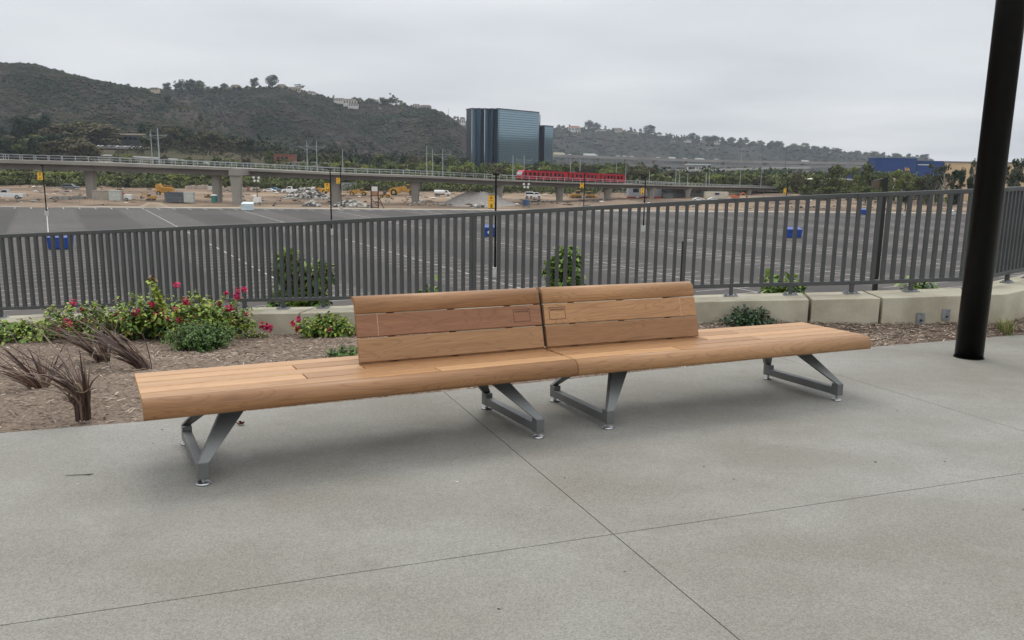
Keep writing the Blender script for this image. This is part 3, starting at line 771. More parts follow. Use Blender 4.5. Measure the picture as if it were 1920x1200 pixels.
# flax
FX = [mat('flax_brown', (.11, .065, .045), .6, (.17, .115, .08), sc=30), mat('flax_dark', (.05, .028, .022), .6), mat('flax_straw', (.24, .17, .10), .8), mat('flax_rust', (.12, .05, .03), .7)]
def flax(c, label, n, hgt, lean, spread, bundle, seed):
    rn = random.Random(seed); root = thing('flax_plant', label, 'plant', tuple(c), group='dried brown flax plants in the mulch'); mb = MB()
    for k in range(n):
        a = rn.uniform(0, 6.28); r0 = rn.random() ** .5 * .045; p = Vector((math.cos(a) * r0, math.sin(a) * r0, -.01)); h = hgt * rn.uniform(.3, 1.15); w_ = rn.uniform(.003, .011)
        sp = spread * rn.uniform(.1, 1.0) ** 1.2; dirv = Vector((math.cos(a) * sp + lean[0] * rn.uniform(.5, 1.3), math.sin(a) * sp + lean[1], 1))
        pts = []; side = Vector((rn.gauss(0, 1), rn.gauss(0, 1), 0)).normalized(); mb.cur = rn.choices((0, 1, 2, 3), (.45, .38, .07, .10))[0]
        curl = rn.uniform(0, .55) * (1.6 if mb.cur == 2 else 1)
        for i in range(7):
            t = i / 6; tb = max(0, t - bundle) / (1 - bundle)
            q = p + Vector((0, 0, h * min(t, 1))) * (1 - curl * t * t * .6) + Vector((dirv.x, dirv.y, 0)) * h * tb * (1 + curl * t)
            q.z -= curl * h * tb * tb * .45; pts.append(q)
        base = len(mb.v)
        for i, q in enumerate(pts):
            ww = w_ * (1 - (i / 6) ** 2 * .92) * (.7 + .6 * min(1, i / 3)); f = Vector((0, 0, .25 * ww))
            mb.v += [tuple(q - side * ww), tuple(q - f), tuple(q + side * ww)]
        for i in range(6):
            b_ = base + i * 3; mb.face((b_, b_ + 1, b_ + 4, b_ + 3)); mb.face((b_ + 1, b_ + 2, b_ + 5, b_ + 4))
    mb.build('blades', FX, root)
    if bundle > .3:
        tb_ = MB(); rr = .05; tb_.tube([Vector((math.cos(t) * rr, math.sin(t) * rr, hgt * .33 + .012 * math.sin(2 * t))) for t in [i * math.pi / 8 for i in range(17)]], .0025, 4); tb_.build('tie', FX[2], root)
flax(bed(78, 728), 'leftmost dried brown flax, leaning left with splayed blades', 75, .50, (-.55, 0), .85, .05, 21)
flax(bed(155, 776), 'nearest dried brown flax, tied into an upright bundle', 85, .58, (-.36, .05), .55, .36, 22)
flax(bed(195, 682), 'dried brown flax standing right behind the magenta flowers', 65, .62, (-.55, .1), .6, .15, 23)
flax(bed(278, 694), 'dried brown flax leaning left just behind the end of the bench seat', 80, .62, (-.95, .1), .45, .06, 24)

# ---- shrubs growing up from the bank behind the fence
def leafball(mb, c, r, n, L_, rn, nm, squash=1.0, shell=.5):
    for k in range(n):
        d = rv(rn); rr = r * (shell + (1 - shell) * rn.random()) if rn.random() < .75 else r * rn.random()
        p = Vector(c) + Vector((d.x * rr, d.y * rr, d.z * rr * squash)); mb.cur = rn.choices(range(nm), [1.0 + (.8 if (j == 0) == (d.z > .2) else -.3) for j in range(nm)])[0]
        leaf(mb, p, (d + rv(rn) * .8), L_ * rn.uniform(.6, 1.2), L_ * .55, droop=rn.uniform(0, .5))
def bankshrub(px, py, D, wpx, hpx, n, label, seed):
    rn = random.Random(seed); top = at(px, py - hpx / 2, D); r_ = wpx / 2 * pw(D); h = hpx * pw(D)
    cx_ = cl(top.x, -9.9, 8.6); zb = LOT * .25
    base = Vector((top.x, top.y, top.z - h - 1.2)); root = thing('bank_shrub', label, 'shrub', tuple(base), group='green shrubs on the bank behind the fence')
    mb = MB(); st = MB(); H = h + 1.2
    for k in range(15):
        a = rn.uniform(0, 6.28); e_ = Vector((math.cos(a) * r_ * .85 * rn.random() ** .6, math.sin(a) * r_ * .6, H * rn.uniform(.45, .95))); st.tube([Vector((0, 0, -.6)), e_ * .5 + Vector((0, 0, .1)), e_], [.03, .02, .006], 5)
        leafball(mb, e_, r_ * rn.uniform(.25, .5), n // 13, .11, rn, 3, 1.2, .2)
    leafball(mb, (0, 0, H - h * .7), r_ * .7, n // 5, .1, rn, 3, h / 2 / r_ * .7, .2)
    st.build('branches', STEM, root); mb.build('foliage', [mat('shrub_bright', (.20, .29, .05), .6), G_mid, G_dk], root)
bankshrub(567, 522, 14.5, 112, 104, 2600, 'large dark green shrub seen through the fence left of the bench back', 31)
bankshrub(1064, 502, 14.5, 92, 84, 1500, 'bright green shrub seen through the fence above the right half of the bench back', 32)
bankshrub(1473, 540, 13, 105, 40, 520, 'low bright green shrub poking up behind the wall left of the tall lamp post', 33)
bankshrub(1725, 530, 13, 70, 14, 240, 'flat strip of green weeds behind the wall near the black column', 34)
bankshrub(806, 540, 12.3, 46, 26, 150, 'small pale shoot showing above the left half of the bench back', 35)

# ================================================================ VIADUCT
M_vc = mat('viaduct_concrete', (.30, .28, .245), .9, (.22, .205, .18), sc=.12, det=8, bump=.1)
M_vd = mat('shaded_girder_concrete', (.17, .155, .14), .9, (.13, .12, .108), sc=.12, det=8)  # shade under the deck overhang put into the colour: darker copy of the deck concrete
M_rl = mat('rail_metal', (.38, .40, .41), .5, (.3, .32, .33), sc=.3)
# px, distance, rail top row, slab top row, slab bottom row, girder bottom row
ST = [(-260, 205, 274, 283, 289, 306), (0, 212, 289, 299, 305.5, 317), (168, 221, 294, 303.5, 310, 321), (440, 214, 305.5, 315, 319.5, 330), (628, 216, 315, 324, 328, 337),
      (778, 219, 320, 329, 333, 341), (935, 226, 327.5, 336, 339.5, 347.5), (1050, 245, 333, 341, 343.5, 351), (1140, 257, 337, 344, 346.5, 352.5), (1222, 268, 340, 345.5, 348, 354),
      (1290, 285, 343.5, 348, 350.5, 355.5), (1405, 330, 347.5, 350.5, 352.5, 357), (1480, 365, 350.5, 352.5, 354, 358.5)]
DK = []
for px, D, a, b, c_, d_ in ST:
    p = at(px, a, D); DK.append((p.x, D, p.z, at(px, b, D).z, at(px, c_, D).z, at(px, d_, D).z))
via = thing('viaduct', 'long curved grey concrete rail viaduct on flared piers crossing behind the parking lot', 'viaduct', (0, 0, 0))
def off(i, o):
    a = DK[max(i - 1, 0)]; b = DK[min(i + 1, len(DK) - 1)]; d = Vector((b[0] - a[0], b[1] - a[1])).normalized(); return Vector((DK[i][0] - d.y * o, DK[i][1] + d.x * o))
def sweep(o0, o1, z0, z1):             # z columns
    mb = MB()
    for i, s in enumerate(DK):
        a, b = off(i, o0), off(i, o1); mb.v += [(a.x, a.y, s[z0]), (b.x, b.y, s[z0]), (b.x, b.y, s[z1]), (a.x, a.y, s[z1])]
    for i in range(len(DK) - 1):
        a = i * 4; b = a + 4
        for q in ((a, a + 1, b + 1, b), (a + 1, a + 2, b + 2, b + 1), (a + 2, a + 3, b + 3, b + 2), (a + 3, a, b, b + 3)): mb.face(q)
    mb.face((0, 3, 2, 1)); e = (len(DK) - 1) * 4; mb.face((e, e + 1, e + 2, e + 3)); return mb
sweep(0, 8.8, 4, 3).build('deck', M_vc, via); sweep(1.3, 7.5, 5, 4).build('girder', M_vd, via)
def alongdk(x):
    for i in range(len(DK) - 1):
        if DK[i][0] <= x <= DK[i + 1][0]:
            t = (x - DK[i][0]) / (DK[i + 1][0] - DK[i][0]); a, b = DK[i], DK[i + 1]; return [lerp(p, q, t) for p, q in zip(a, b)], math.atan2(b[1] - a[1], b[0] - a[0])
    return list(DK[-1]), 0
for side, o in (('near', .12), ('far', 8.6)):
    mb = MB()
    for i in range(len(DK) - 1):
        for f_ in (1.0, .52):
            a, b = off(i, o), off(i + 1, o); za = lerp(DK[i][3], DK[i][2], f_); zb = lerp(DK[i + 1][3], DK[i + 1][2], f_)
            mb.bar((a.x, a.y, za), (b.x, b.y, zb), .1, .12 if f_ == 1 else .07)
    x = DK[0][0]
    while x < DK[-1][0]:
        s, an = alongdk(x); ca, sa = math.cos(an), math.sin(an); X, Y = x - sa * o, s[1] + ca * o
        mb.box(X - .07, X + .07, Y - .07, Y + .07, s[3], s[2]); x += 3.1 * ca
    mb.build('railing', M_rl, via)
def pier(px, D, wt, wb, ytop, label=None, z1=None, cap=False):
    ztop = at(px, ytop, D).z + .35; c = at(px, 340, D + 3.6); mb = MB(); n = 14; zb = LOT - .3; H = ztop - zb; base = 0
    prof = [(0, wb), (H * .3, wb), (H * .62, lerp(wb, wt, .25)), (H * .85, lerp(wb, wt, .65)), (H, wt)]
    for z, wd in prof:
        for k in range(n):
            t = 2 * math.pi * k / n; x_, y_ = math.cos(t), math.sin(t); x_ = math.copysign(abs(x_) ** .55, x_); y_ = math.copysign(abs(y_) ** .55, y_)
            mb.v.append((c.x + x_ * wd / 2, D + 4.2 + y_ * 1.1, zb + z))
    for i in range(len(prof) - 1):
        for k in range(n): mb.face((i * n + k, i * n + (k + 1) % n, (i + 1) * n + (k + 1) % n, (i + 1) * n + k))
    mb.face(tuple(range(4 * n, 5 * n))); mb.build('pier', M_vc, via, smooth=False)
for px, D, wt, wb, yt in ((168, 221, 3.1, 2.4, 321), (405, 215, 2.5, 2.2, 330), (628, 216, 2.9, 2.1, 337), (778, 219, 3.2, 2.0, 341), (935, 226, 3.3, 1.9, 347.5), (1050, 245, 3.4, 2.0, 351),
                          (1140, 257, 3.3, 1.9, 352.5), (1222, 268, 3.2, 1.9, 354), (1290, 285, 3.1, 1.8, 355.5), (1405, 330, 3.2, 1.8, 357)): pier(px, D, wt, wb, yt)
D = 208; p = at(440.5, 320, D); w1 = 10.5 * pw(D); mb = MB()
mb.box(p.x - w1, p.x + w1, D - .6, D + 11, at(440, 329, D).z, at(440, 316.5, D).z)
mb.hexa([(p.x - w1 * .62, D - .2, LOT - .2), (p.x + w1 * .62, D - .2, LOT - .2), (p.x + w1 * .62, D + 1.8, LOT - .2), (p.x - w1 * .62, D + 1.8, LOT - .2),
         (p.x - w1 * .9, D - .2, at(440, 329, D).z), (p.x + w1 * .9, D - .2, at(440, 329, D).z), (p.x + w1 * .9, D + 1.8, at(440, 329, D).z), (p.x - w1 * .9, D + 1.8, at(440, 329, D).z)])
mb.build('straddle_bent', M_vc, via)

# ---- catenary masts on the viaduct
M_mast = mat('mast_metal', (.33, .36, .36), .5, (.27, .3, .3), sc=.5)
masts = [(282, 245, 0), (295, 240, 1), (575, 265, 0), (593, 264, 1), (642, 280, 0), (800, 273, 0), (811, 280, 0), (830, 280, 1), (962, 291, 0), (983, 291, 1), (1070, 299, 0), (1088, 300, 0), (1156, 306, 0), (1174, 306, 0),
         (1218, 321, 0), (1268, 314, 0), (1275, 318, 0), (1290, 325, 0), (1325, 323, 0), (1331, 319, 0), (1389, 318, 0), (1429, 312, 0), (1457, 322, 0)]
for i, (px, yt, arm) in enumerate(masts):
    s0 = [interp([(a[0], a[1], a[3]) for a in ST], px)][0]; D = s0[0] + (4.2 if not arm else 8.0); t = at(px, yt, D); b = at(px, s0[1] + 4, D)
    H = t.z - b.z; lab = 'slim grey overhead wire mast on the viaduct' + (' with a double cross arm' if arm else '')
    m_ = thing('catenary_mast', lab, 'mast', (t.x, D, b.z), group='overhead wire masts with cross arms' if arm else 'overhead wire masts without cross arms')
    r0 = .24 if px > 290 and px < 300 else .14
    mb = MB(); mb.tube([(0, 0, 0), (0, 0, H)], [r0, r0 * .6], 8); mb.build('pole', M_mast, m_)
    if arm:
        mb = MB(); z = H * .76; mb.bar((-2.3, 0, z + .5), (2.3, 0, z + .5), .09, .09); mb.bar((-2.2, 0, z + .45), (0, 0, z - .35), .07, .07); mb.bar((2.2, 0, z + .45), (0, 0, z - .35), .07, .07)
        for sx in (-2.2, 2.2): mb.tube([(sx, 0, z + .5), (sx, 0, z + .95)], .07, 6)
        mb.build('cross_arm', M_mast, m_)
    elif px in (282, 575, 811):
        mb = MB(); z = H * .78; mb.bar((0, 0, z - .4), (-2.1, 0, z + .5), .07, .07); mb.bar((0, 0, z + .5), (-2.1, 0, z + .5), .06, .06); mb.build('cross_arm', M_mast, m_)
mb = MB()
for o, dz in ((4.2, 4.7), (8.0, 4.9)):
    for i in range(len(DK) - 1):
        a, b = off(i, o), off(i + 1, o)
        for k in range(4):
            f = lambda t: Vector((lerp(a.x, b.x, t), lerp(a.y, b.y, t), lerp(DK[i][3], DK[i + 1][3], t) + dz - .5 * math.sin(math.pi * t)))
            mb.tube([f(k / 4), f((k + 1) / 4)], .025, 4, cap=False)
tag(mb.build('overhead_wires', M_dark), 'thin overhead wires strung between the masts above the viaduct', 'wires')

# ---- red tram
M_red = mat('tram_red', (.40, .008, .018), .3, (.34, .007, .016), sc=.5); M_glass = mat('dark_glass', (.012, .015, .02), .12, spec=.7); M_trim = mat('tram_trim', (.28, .005, .02), .4)
M_offw = mat('white_paint', (.72, .72, .70), .4, (.62, .62, .6), sc=.8); M_grey = mat('grey_metal', (.22, .23, .24), .5)
tramx = [at(979, 325, 232).x, at(1176, 335, 260).x]
s_a, an_a = alongdk(tramx[0]); s_b, an_b = alongdk(tramx[1])
T0 = Vector((tramx[0], s_a[1] + 3.2, s_a[3])); T1 = Vector((tramx[1], s_b[1] + 3.2, s_b[3])); TL = (T1 - T0).length
tram = thing('tram', 'bright red articulated tram train running on the viaduct', 'tram', tuple(T0)); dT = (T1 - T0).normalized(); sT = Vector((-dT.y, dT.x, 0)).normalized(); uT = dT.cross(sT) * -1
uT = sT.cross(dT) * -1 if sT.cross(dT).z < 0 else sT.cross(dT)
def TF(x, y, z): return dT * x + sT * y + uT * z
TH = 2.75; secs = [0, .27, .37, .44, .625, .635, .645, .81, .88, 1.0]
cars = [(0.0, .415), (.43, .735), (.75, 1.0)]
for ci, (a, b) in enumerate(cars):
    x0, x1 = a * TL, b * TL; mb = MB(); nose0 = .9 if ci == 0 else .12; nose1 = .9 if ci == 2 else .12
    P = [(x0 + (.15 if ci == 0 else 0), .35), (x1, .35), (x1, 1.5), (x1 - nose1 * .4, TH - .1), (x1 - nose1, TH), (x0 + nose0, TH), (x0 + nose0 * .35, TH - .5), (x0, 1.4)]
    mb.prism([(q[0], q[1]) for q in P], 0, 2.5, lambda y, u, z: TF(u, y, z)); body = mb.build('car_body', M_red, tram)
    mb = MB(); L_ = x1 - x0; n = max(4, int(L_ / 1.75)); xx = x0 + .9
    for k in range(n):
        wx = x0 + .9 + (L_ - 1.8) * (k + .1) / n; ww = (L_ - 1.8) / n * (.62 if k % 3 else .42)
        z0, z1 = (1.35, 2.25) if k % 3 else (.55, 2.3)
        w_ = MB(); w_.hexa([TF(wx, -.02, z0), TF(wx + ww, -.02, z0), TF(wx + ww, .03, z0), TF(wx, .03, z0), TF(wx, -.02, z1), TF(wx + ww, -.02, z1), TF(wx + ww, .03, z1), TF(wx, .03, z1)])
        w_.build('window' if k % 3 else 'door', M_glass, body)
    w_ = MB(); w_.hexa([TF(x0 + .3, -.012, .95), TF(x1 - .3, -.012, .95), TF(x1 - .3, .02, .95), TF(x0 + .3, .02, .95), TF(x0 + .3, -.012, 1.08), TF(x1 - .3, -.012, 1.08), TF(x1 - .3, .02, 1.08), TF(x0 + .3, .02, 1.08)]); w_.build('trim_stripe', M_trim, body)
    w_ = MB(); w_.hexa([TF(lerp(x0, x1, .2), .5, TH - .02), TF(lerp(x0, x1, .8), .5, TH - .02), TF(lerp(x0, x1, .8), 2, TH - .02), TF(lerp(x0, x1, .2), 2, TH - .02), TF(lerp(x0, x1, .23), .5, TH + .32), TF(lerp(x0, x1, .77), .5, TH + .32), TF(lerp(x0, x1, .77), 2, TH + .32), TF(lerp(x0, x1, .23), 2, TH + .32)])
    w_.build('roof_unit', M_dark, tram)
    w_ = MB(); w_.prism([(x0 + .6, .02), (x1 - .6, .02), (x1 - .6, .36), (x0 + .6, .36)], .25, 2.25, lambda y, u, z: TF(u, y, z)); w_.build('bogie', M_dark, tram)
    if ci < 2:
        w_ = MB(); nx = cars[ci + 1][0] * TL; w_.prism([(x1 - .05, .5), (nx + .05, .5), (nx + .05, TH - .25), (x1 - .05, TH - .25)], .2, 2.3, lambda y, u, z: TF(u, y, z)); w_.build('gangway', M_dark, tram)
w_ = MB(); w_.prism([(-.03, 1.45), (.30, TH - .5), (.36, TH - .5), (.05, 1.42)], .2, 2.3, lambda y, u, z: TF(u, y, z)); w_.build('windscreen', mat('pale_glass', (.3, .38, .4), .15), tram)

# ================================================================ SITE BEHIND THE LOT
M_site = mat('site_earth', (.15, .108, .078), .95, (.29, .215, .15), sc=.05, det=9, lo=.4, hi=.6, bump=.4, bsc=.4, bdist=.5, spec=.1)
mb = MB(); NX, NY = 90, 26
for i in range(NX + 1):
    x = lerp(-260, 260, i / NX)
    for j in range(NY + 1):
        v = j / NY; y = lerp(edgey(x) + 7.5, 345, v); z = LOT + .02 + (noise.noise(Vector((x * .05, y * .05, 3))) * .5 + noise.noise(Vector((x * .2, y * .2, 7))) * .2) * min(1, v * 6) + .25 * smooth(v * 3); mb.v.append((x, y, z))
for i in range(NX):
    for j in range(NY): a = i * (NY + 1) + j; mb.face((a, a + NY + 1, a + NY + 2, a + 1))
struct(mb.build('site_ground', M_site, smooth=True))
def Dg(y, px, z=LOT + .15): return gnd(px, y, z).y
def place(px, ybase, z=None):          # ground point on the site
    z = LOT + .2 if z is None else z; p = gnd(px, ybase, z); return p, pw(p.y)

M_tyre = mat('tyre', (.018, .017, .016), .9); M_hub = mat('hub', (.35, .35, .35), .5); M_yel = mat('machine_yellow', (.55, .30, .045), .6, (.40, .2, .04), sc=1.2, det=5)
M_hubY = mat('machine_hub', (.45, .30, .10), .6); M_mach = mat('machine_dark', (.06, .05, .04), .8, (.11, .08, .05), sc=3)
def wheel(root, x, y, r, wd, hub=None):
    mb = MB(); mb.tube([(x, y, r), (x, y + wd, r)], r, 14); o = mb.build('wheel', M_tyre, root)
    s = -.02 if y < 0 else wd + .02; mb = MB(); mb.tube([(x, y + (0 if y < 0 else wd), r), (x, y + s, r)], r * .55, 10); mb.build('hub', hub or M_hub, o)
def car(kind, m, label, p, rz=0, L_=5.2, H=1.8, group=None, cat=None):
    nm = {'pickup': 'pickup_truck', 'suv': 'parked_car', 'sedan': 'parked_car', 'van': 'van'}[kind]
    root = thing(nm, label, cat or {'pickup': 'pickup truck', 'suv': 'car', 'sedan': 'car', 'van': 'van'}[kind], tuple(p), rz, group); h = H / 1.8; L2 = L_ / 2; W = .95
    z0 = .38 * h
    if kind == 'pickup': body = [(-L2, z0 + .1), (-L2 + .05, 1.12 * h), (-.35, 1.12 * h), (-.3, 1.18 * h), (L2 * .48, 1.18 * h), (L2 - .15, 1.08 * h), (L2, .8 * h), (L2, z0), (-L2, z0)]; cab = [(-.35, 1.15 * h), (-.28, 1.78 * h), (.95, 1.8 * h), (1.55, 1.16 * h)]
    elif kind == 'suv': body = [(-L2, z0), (-L2, 1.05 * h), (L2 * .5, 1.08 * h), (L2 - .1, .95 * h), (L2, z0)]; cab = [(-L2 + .1, 1.0 * h), (-L2 + .35, 1.75 * h), (.5, 1.78 * h), (1.35, 1.03 * h)]
    elif kind == 'van': body = [(-L2, z0), (-L2, 1.2 * h), (L2 * .8, 1.2 * h), (L2, .9 * h), (L2, z0)]; cab = [(-L2 + .03, 1.15 * h), (-L2 + .1, 2.1 * h), (L2 * .45, 2.1 * h), (L2 * .8, 1.15 * h)]
    else: body = [(-L2, z0), (-L2 + .05, .95 * h), (L2 * .5, .92 * h), (L2, .75 * h), (L2, z0)]; cab = [(-L2 * .7, .9 * h), (-L2 * .35, 1.4 * h), (.4, 1.42 * h), (1.15, .88 * h)]
    f = lambda y, u, z: (u, y, z)
    mb = MB(); mb.prism(body, -W, W, f); mb.build('body', m, root, bevel=.05)
    mb = MB(); mb.prism(cab, -W * .88, W * .88, f); cb = mb.build('cab', m, root, bevel=.05)
    cx_ = sum(q[0] for q in cab) / 4; cz_ = sum(q[1] for q in cab) / 4
    win = [(cx_ + (q[0] - cx_) * .84, cz_ + (q[1] - cz_) * .68 + .03) for q in cab]
    for s in (-1, 1):
        mb = MB(); mb.prism(win, s * W * .88, s * (W * .88 + .015), f); mb.build('side_window', M_glass, cb)
    for sx in (-L2 * .62, L2 * .64):
        for sy in (-W - .02, W - .22): wheel(root, sx, sy, .4 * h, .24)
    return root
M_cw = mat('car_white', (.75, .75, .74), .3); M_cg = mat('car_grey', (.13, .14, .15), .35); M_cb = mat('car_blue', (.10, .2, .32), .35); M_ck = mat('car_black', (.02, .022, .025), .3)
def yrot(px): return -math.atan((px - 960) / F)
for kind, m, px, yb, wpx, H, rz, lab in (('pickup', M_cw, 15, 373, 58, 2.4, math.pi, 'white pickup truck at the left edge beyond the parking lot'),
        ('suv', M_cg, 133, 355.5, 31, 1.9, 0, 'dark grey estate car parked at the foot of the scrub beside the viaduct pier'),
        ('pickup', M_cw, 546, 363, 34, 2.3, math.pi, 'white pickup truck half hidden behind the rubble heap'),
        ('sedan', M_cb, 515, 358, 22, 1.6, 0, 'blue car parked left of the rubble heap'), ('sedan', M_cw, 506, 360, 24, 1.5, 0, 'white car parked left of the blue car by the rubble'),
        ('pickup', M_cw, 1003, 372, 23, 1.9, 0, 'white pickup truck nearest the small white sign'), ('van', M_cw, 995, 371.5, 13, 1.7, 0, 'white van just left of the nearest white pickup'),
        ('pickup', M_cw, 1017, 356.5, 19, 2.0, math.pi, 'white pickup truck farther back under the viaduct'), ('sedan', M_cw, 1309, 377, 11, 1.5, 0, 'left one of two white cars just above the fence rail'),
        ('sedan', M_cw, 1337, 377, 11, 1.5, 0, 'right one of two white cars just above the fence rail')):
    p, k = place(px, yb); car(kind, m, lab, p, rz + yrot(px) * .3, L_=max(3.6, wpx * k), H=H)

# blue and white dumpsters
def dumpster(px, yb, wpx, hpx, m, label, emblem=False, z=LOT):
    p = gnd(px, yb, z); k = pw(p.y); W, H = wpx * k, hpx * k; D_ = W * .75; root = thing('dumpster', label, 'dumpster', tuple(p), yrot(px) * .2)
    mb = MB(); mb.hexa([(-W / 2 * .95, 0, .12), (W / 2 * .95, 0, .12), (W / 2 * .95, D_ * .8, .12), (-W / 2 * .95, D_ * .8, .12), (-W / 2, -.0, H * .82), (W / 2, -.0, H * .82), (W / 2, D_, H), (-W / 2, D_, H)]); mb.build('bin', m, root, bevel=.02)
    for s in (-.5, 0):
        mb = MB(); mb.hexa([(s * W, -.06, H * .83), ((s + .49) * W, -.06, H * .83), ((s + .49) * W, D_, H * 1.02), (s * W, D_, H * 1.02), (s * W, -.06, H * .87), ((s + .49) * W, -.06, H * .87), ((s + .49) * W, D_, H * 1.06), (s * W, D_, H * 1.06)]); mb.build('lid', m, root)
    mb = MB()
    for s in (-.4, -.13, .13, .4): mb.box(s * W - .04, s * W + .04, -.05, .0, .15, H * .78)
    mb.box(-W / 2, W / 2, -.07, 0, H * .6, H * .66); mb.build('ribs', m, root)
    for sx in (-.42, .36): mb = MB(); mb.tube([(sx * W, .1, .07), (sx * W + .1, .1, .07)], .08, 8); mb.build('caster', M_tyre, root)
    if emblem:
        mb = MB(); mb.tube([(0, -.075, H * .42), (0, -.085, H * .42)], W * .11, 12); mb.build('emblem', M_offw, root)
M_blue = mat('dumpster_blue', (.003, .055, .31), .4, (.003, .04, .23), sc=1.5); M_wbin = mat('dumpster_white', (.62, .70, .72), .5, (.5, .58, .6), sc=1.2)
dumpster(109, 468, 38, 26, M_blue, 'blue dumpster behind the left end of the fence'); dumpster(917, 444, 27, 20, M_blue, 'blue dumpster with a white round emblem beside the banner pole with the 5', True)
dumpster(1489, 446, 28, 18, M_blue, 'blue dumpster seen through the fence left of the tall lamp post'); dumpster(1617, 403, 14, 11, M_blue, 'small far blue dumpster at the far kerb of the lot')
dumpster(463, 395.5, 21, 15, M_wbin, 'white dumpster at the far kerb below the viaduct'); dumpster(1784, 403.5, 9, 9, M_wbin, 'small white dumpster at the far kerb left of the black column')

# light poles with yellow banners
M_ban = mat('banner_yellow', (.80, .45, .035), .6); M_bant = mat('banner_text', (.02, .012, .008), .7); M_bano = mat('banner_crest', (.45, .2, .02), .7); M_base = mat('pole_base', (.5, .5, .47), .9, (.42, .42, .39), sc=2)
def lpole(px, yb, yt, num, bx0, bx1, by0, by1, label, head=True):
    p = gnd(px, yb, LOT); D = p.y; k = pw(D); top = at(px, yt, D); H = top.z - LOT; root = thing('light_pole', label, 'light pole', (p.x, D, LOT), 0, 'black parking lot light poles with yellow banners')
    mb = MB(); mb.tube([(0, 0, 0), (0, 0, 1.0)], .36, 16); mb.build('concrete_base', M_base, root)
    mb = MB(); mb.tube([(0, 0, 1.0), (0, 0, H)], [.12, .09], 10); mb.build('pole', M_black, root)
    mb = MB(); mb.box(-.32, .32, -.25, .25, H - .02, H + .16); mb.build('lamp_head', M_black, root)
    if num:
        z1 = at(px, by0, D).z - LOT; z0 = at(px, by1, D).z - LOT; W = (bx1 - bx0) * k; x1 = -.13; x0 = x1 - W; h = z1 - z0
        mb = MB(); mb.box(x0, x1, -.015, .015, z0, z1); b_ = mb.build('banner', M_ban, root)
        for z in (z0, z1): m2 = MB(); m2.bar((x0, 0, z), (0, 0, z), .04, .04); m2.build('bracket', M_black, root)
        fl_ = rad(90)
        if len(num) == 1 and num != '5':      # too far to read in the photo: only a dark mark shows
            mb = MB(); mb.box((x0 + x1) / 2 - W * .2, (x0 + x1) / 2 + W * .2, -.022, -.016, z0 + h * .08, z0 + h * .28); mb.build('mark', M_bant, b_)
        else: text('number', num, h * .36, M_bant, b_, ((x0 + x1) / 2 + W * .04, -.02, z0 + h * .07), (fl_, 0, 0), .004, bold=h * .012)
        mb = MB(); cz = z0 + h * .8; cx_ = (x0 + x1) / 2
        mb.tube([(cx_, -.016, cz), (cx_, -.024, cz)], W * .24, 10); mb.box(cx_ - W * .32, cx_ + W * .32, -.024, -.016, z0 + h * .57, z0 + h * .62); mb.build('crest', M_bano, b_)
lpole(88, 405, 311, '16', 70, 80, 323, 338, 'light pole with yellow banner standing at the left in front of the viaduct')
lpole(622, 441, 318, '14', 608, 617.5, 343, 359, 'light pole with yellow banner, nearer of the two left of the pier by the rubble')
lpole(640, 395.5, 312, '17', 632, 639, 333, 345, 'light pole with a small yellow banner in front of the round pier by the rubble')
lpole(928, 519.5, 328, '5', 916, 928, 366, 391, 'nearest light pole with a yellow banner reading 5')
lpole(1094, 403.5, 327, '6', 1092, 1099, 343, 353, 'light pole with small yellow banner in front of the yellow bulldozers')
lpole(1206, 434, 332, '8', 1202, 1208, 352, 365, 'light pole with yellow banner in front of the grey site building')
lpole(1472, 404, 338, '9', 1469, 1474, 353, 364, 'light pole with yellow banner where the viaduct ends at right')
lpole(1696, 404, 362, '7', 1693, 1699, 362.5, 368, 'short far light pole with yellow banner seen through the fence at right')

# tall lamp post with arm and the short lamp, both behind the fence
M_post = mat('post_black', (.009, .009, .009), .45)
D = 26.; t = at(1654, 332, D); k = pw(D); b0 = LOT * .7
root = thing('lamp_post', 'tall square black lamp post with a side arm lamp behind the fence at right', 'lamp post', (at(1654, 400, D).x, D, b0)); H = t.z - b0
mb = MB(); mb.box(-.062, .062, -.062, .062, 0, H); mb.build('post', M_post, root)
mb = MB(); mb.bar((0, 0, H - .06), (-22 * k, 0, H - .14), .1, .06); mb.build('arm', M_post, root)
mb = MB(); mb.hexa([(-22 * k, -.12, H - .34), (-13 * k, -.12, H - .34), (-13 * k, .12, H - .34), (-22 * k, .12, H - .34), (-22 * k, -.1, H - .12), (-12 * k, -.1, H - .1), (-12 * k, .1, H - .1), (-22 * k, .1, H - .12)]); mb.build('lamp_head', M_mach, root)
D = 30.; t = at(1281, 452, D); k = pw(D); root = thing('lamp_post', 'short black lamp post with a grey side lamp seen through the fence above the bench', 'lamp post', (at(1279, 500, D).x, D, b0)); H = t.z - b0
mb = MB(); mb.box(-.05, .05, -.05, .05, 0, H); mb.build('post', M_post, root); mb = MB(); mb.box(.12, .12 + 11 * k, -.08, .08, H - .03, H + .05); mb.bar((0, 0, H - .03), (.2, 0, H), .04, .04); mb.build('lamp_head', mat('lamp_grey', (.35, .35, .34), .5), root)

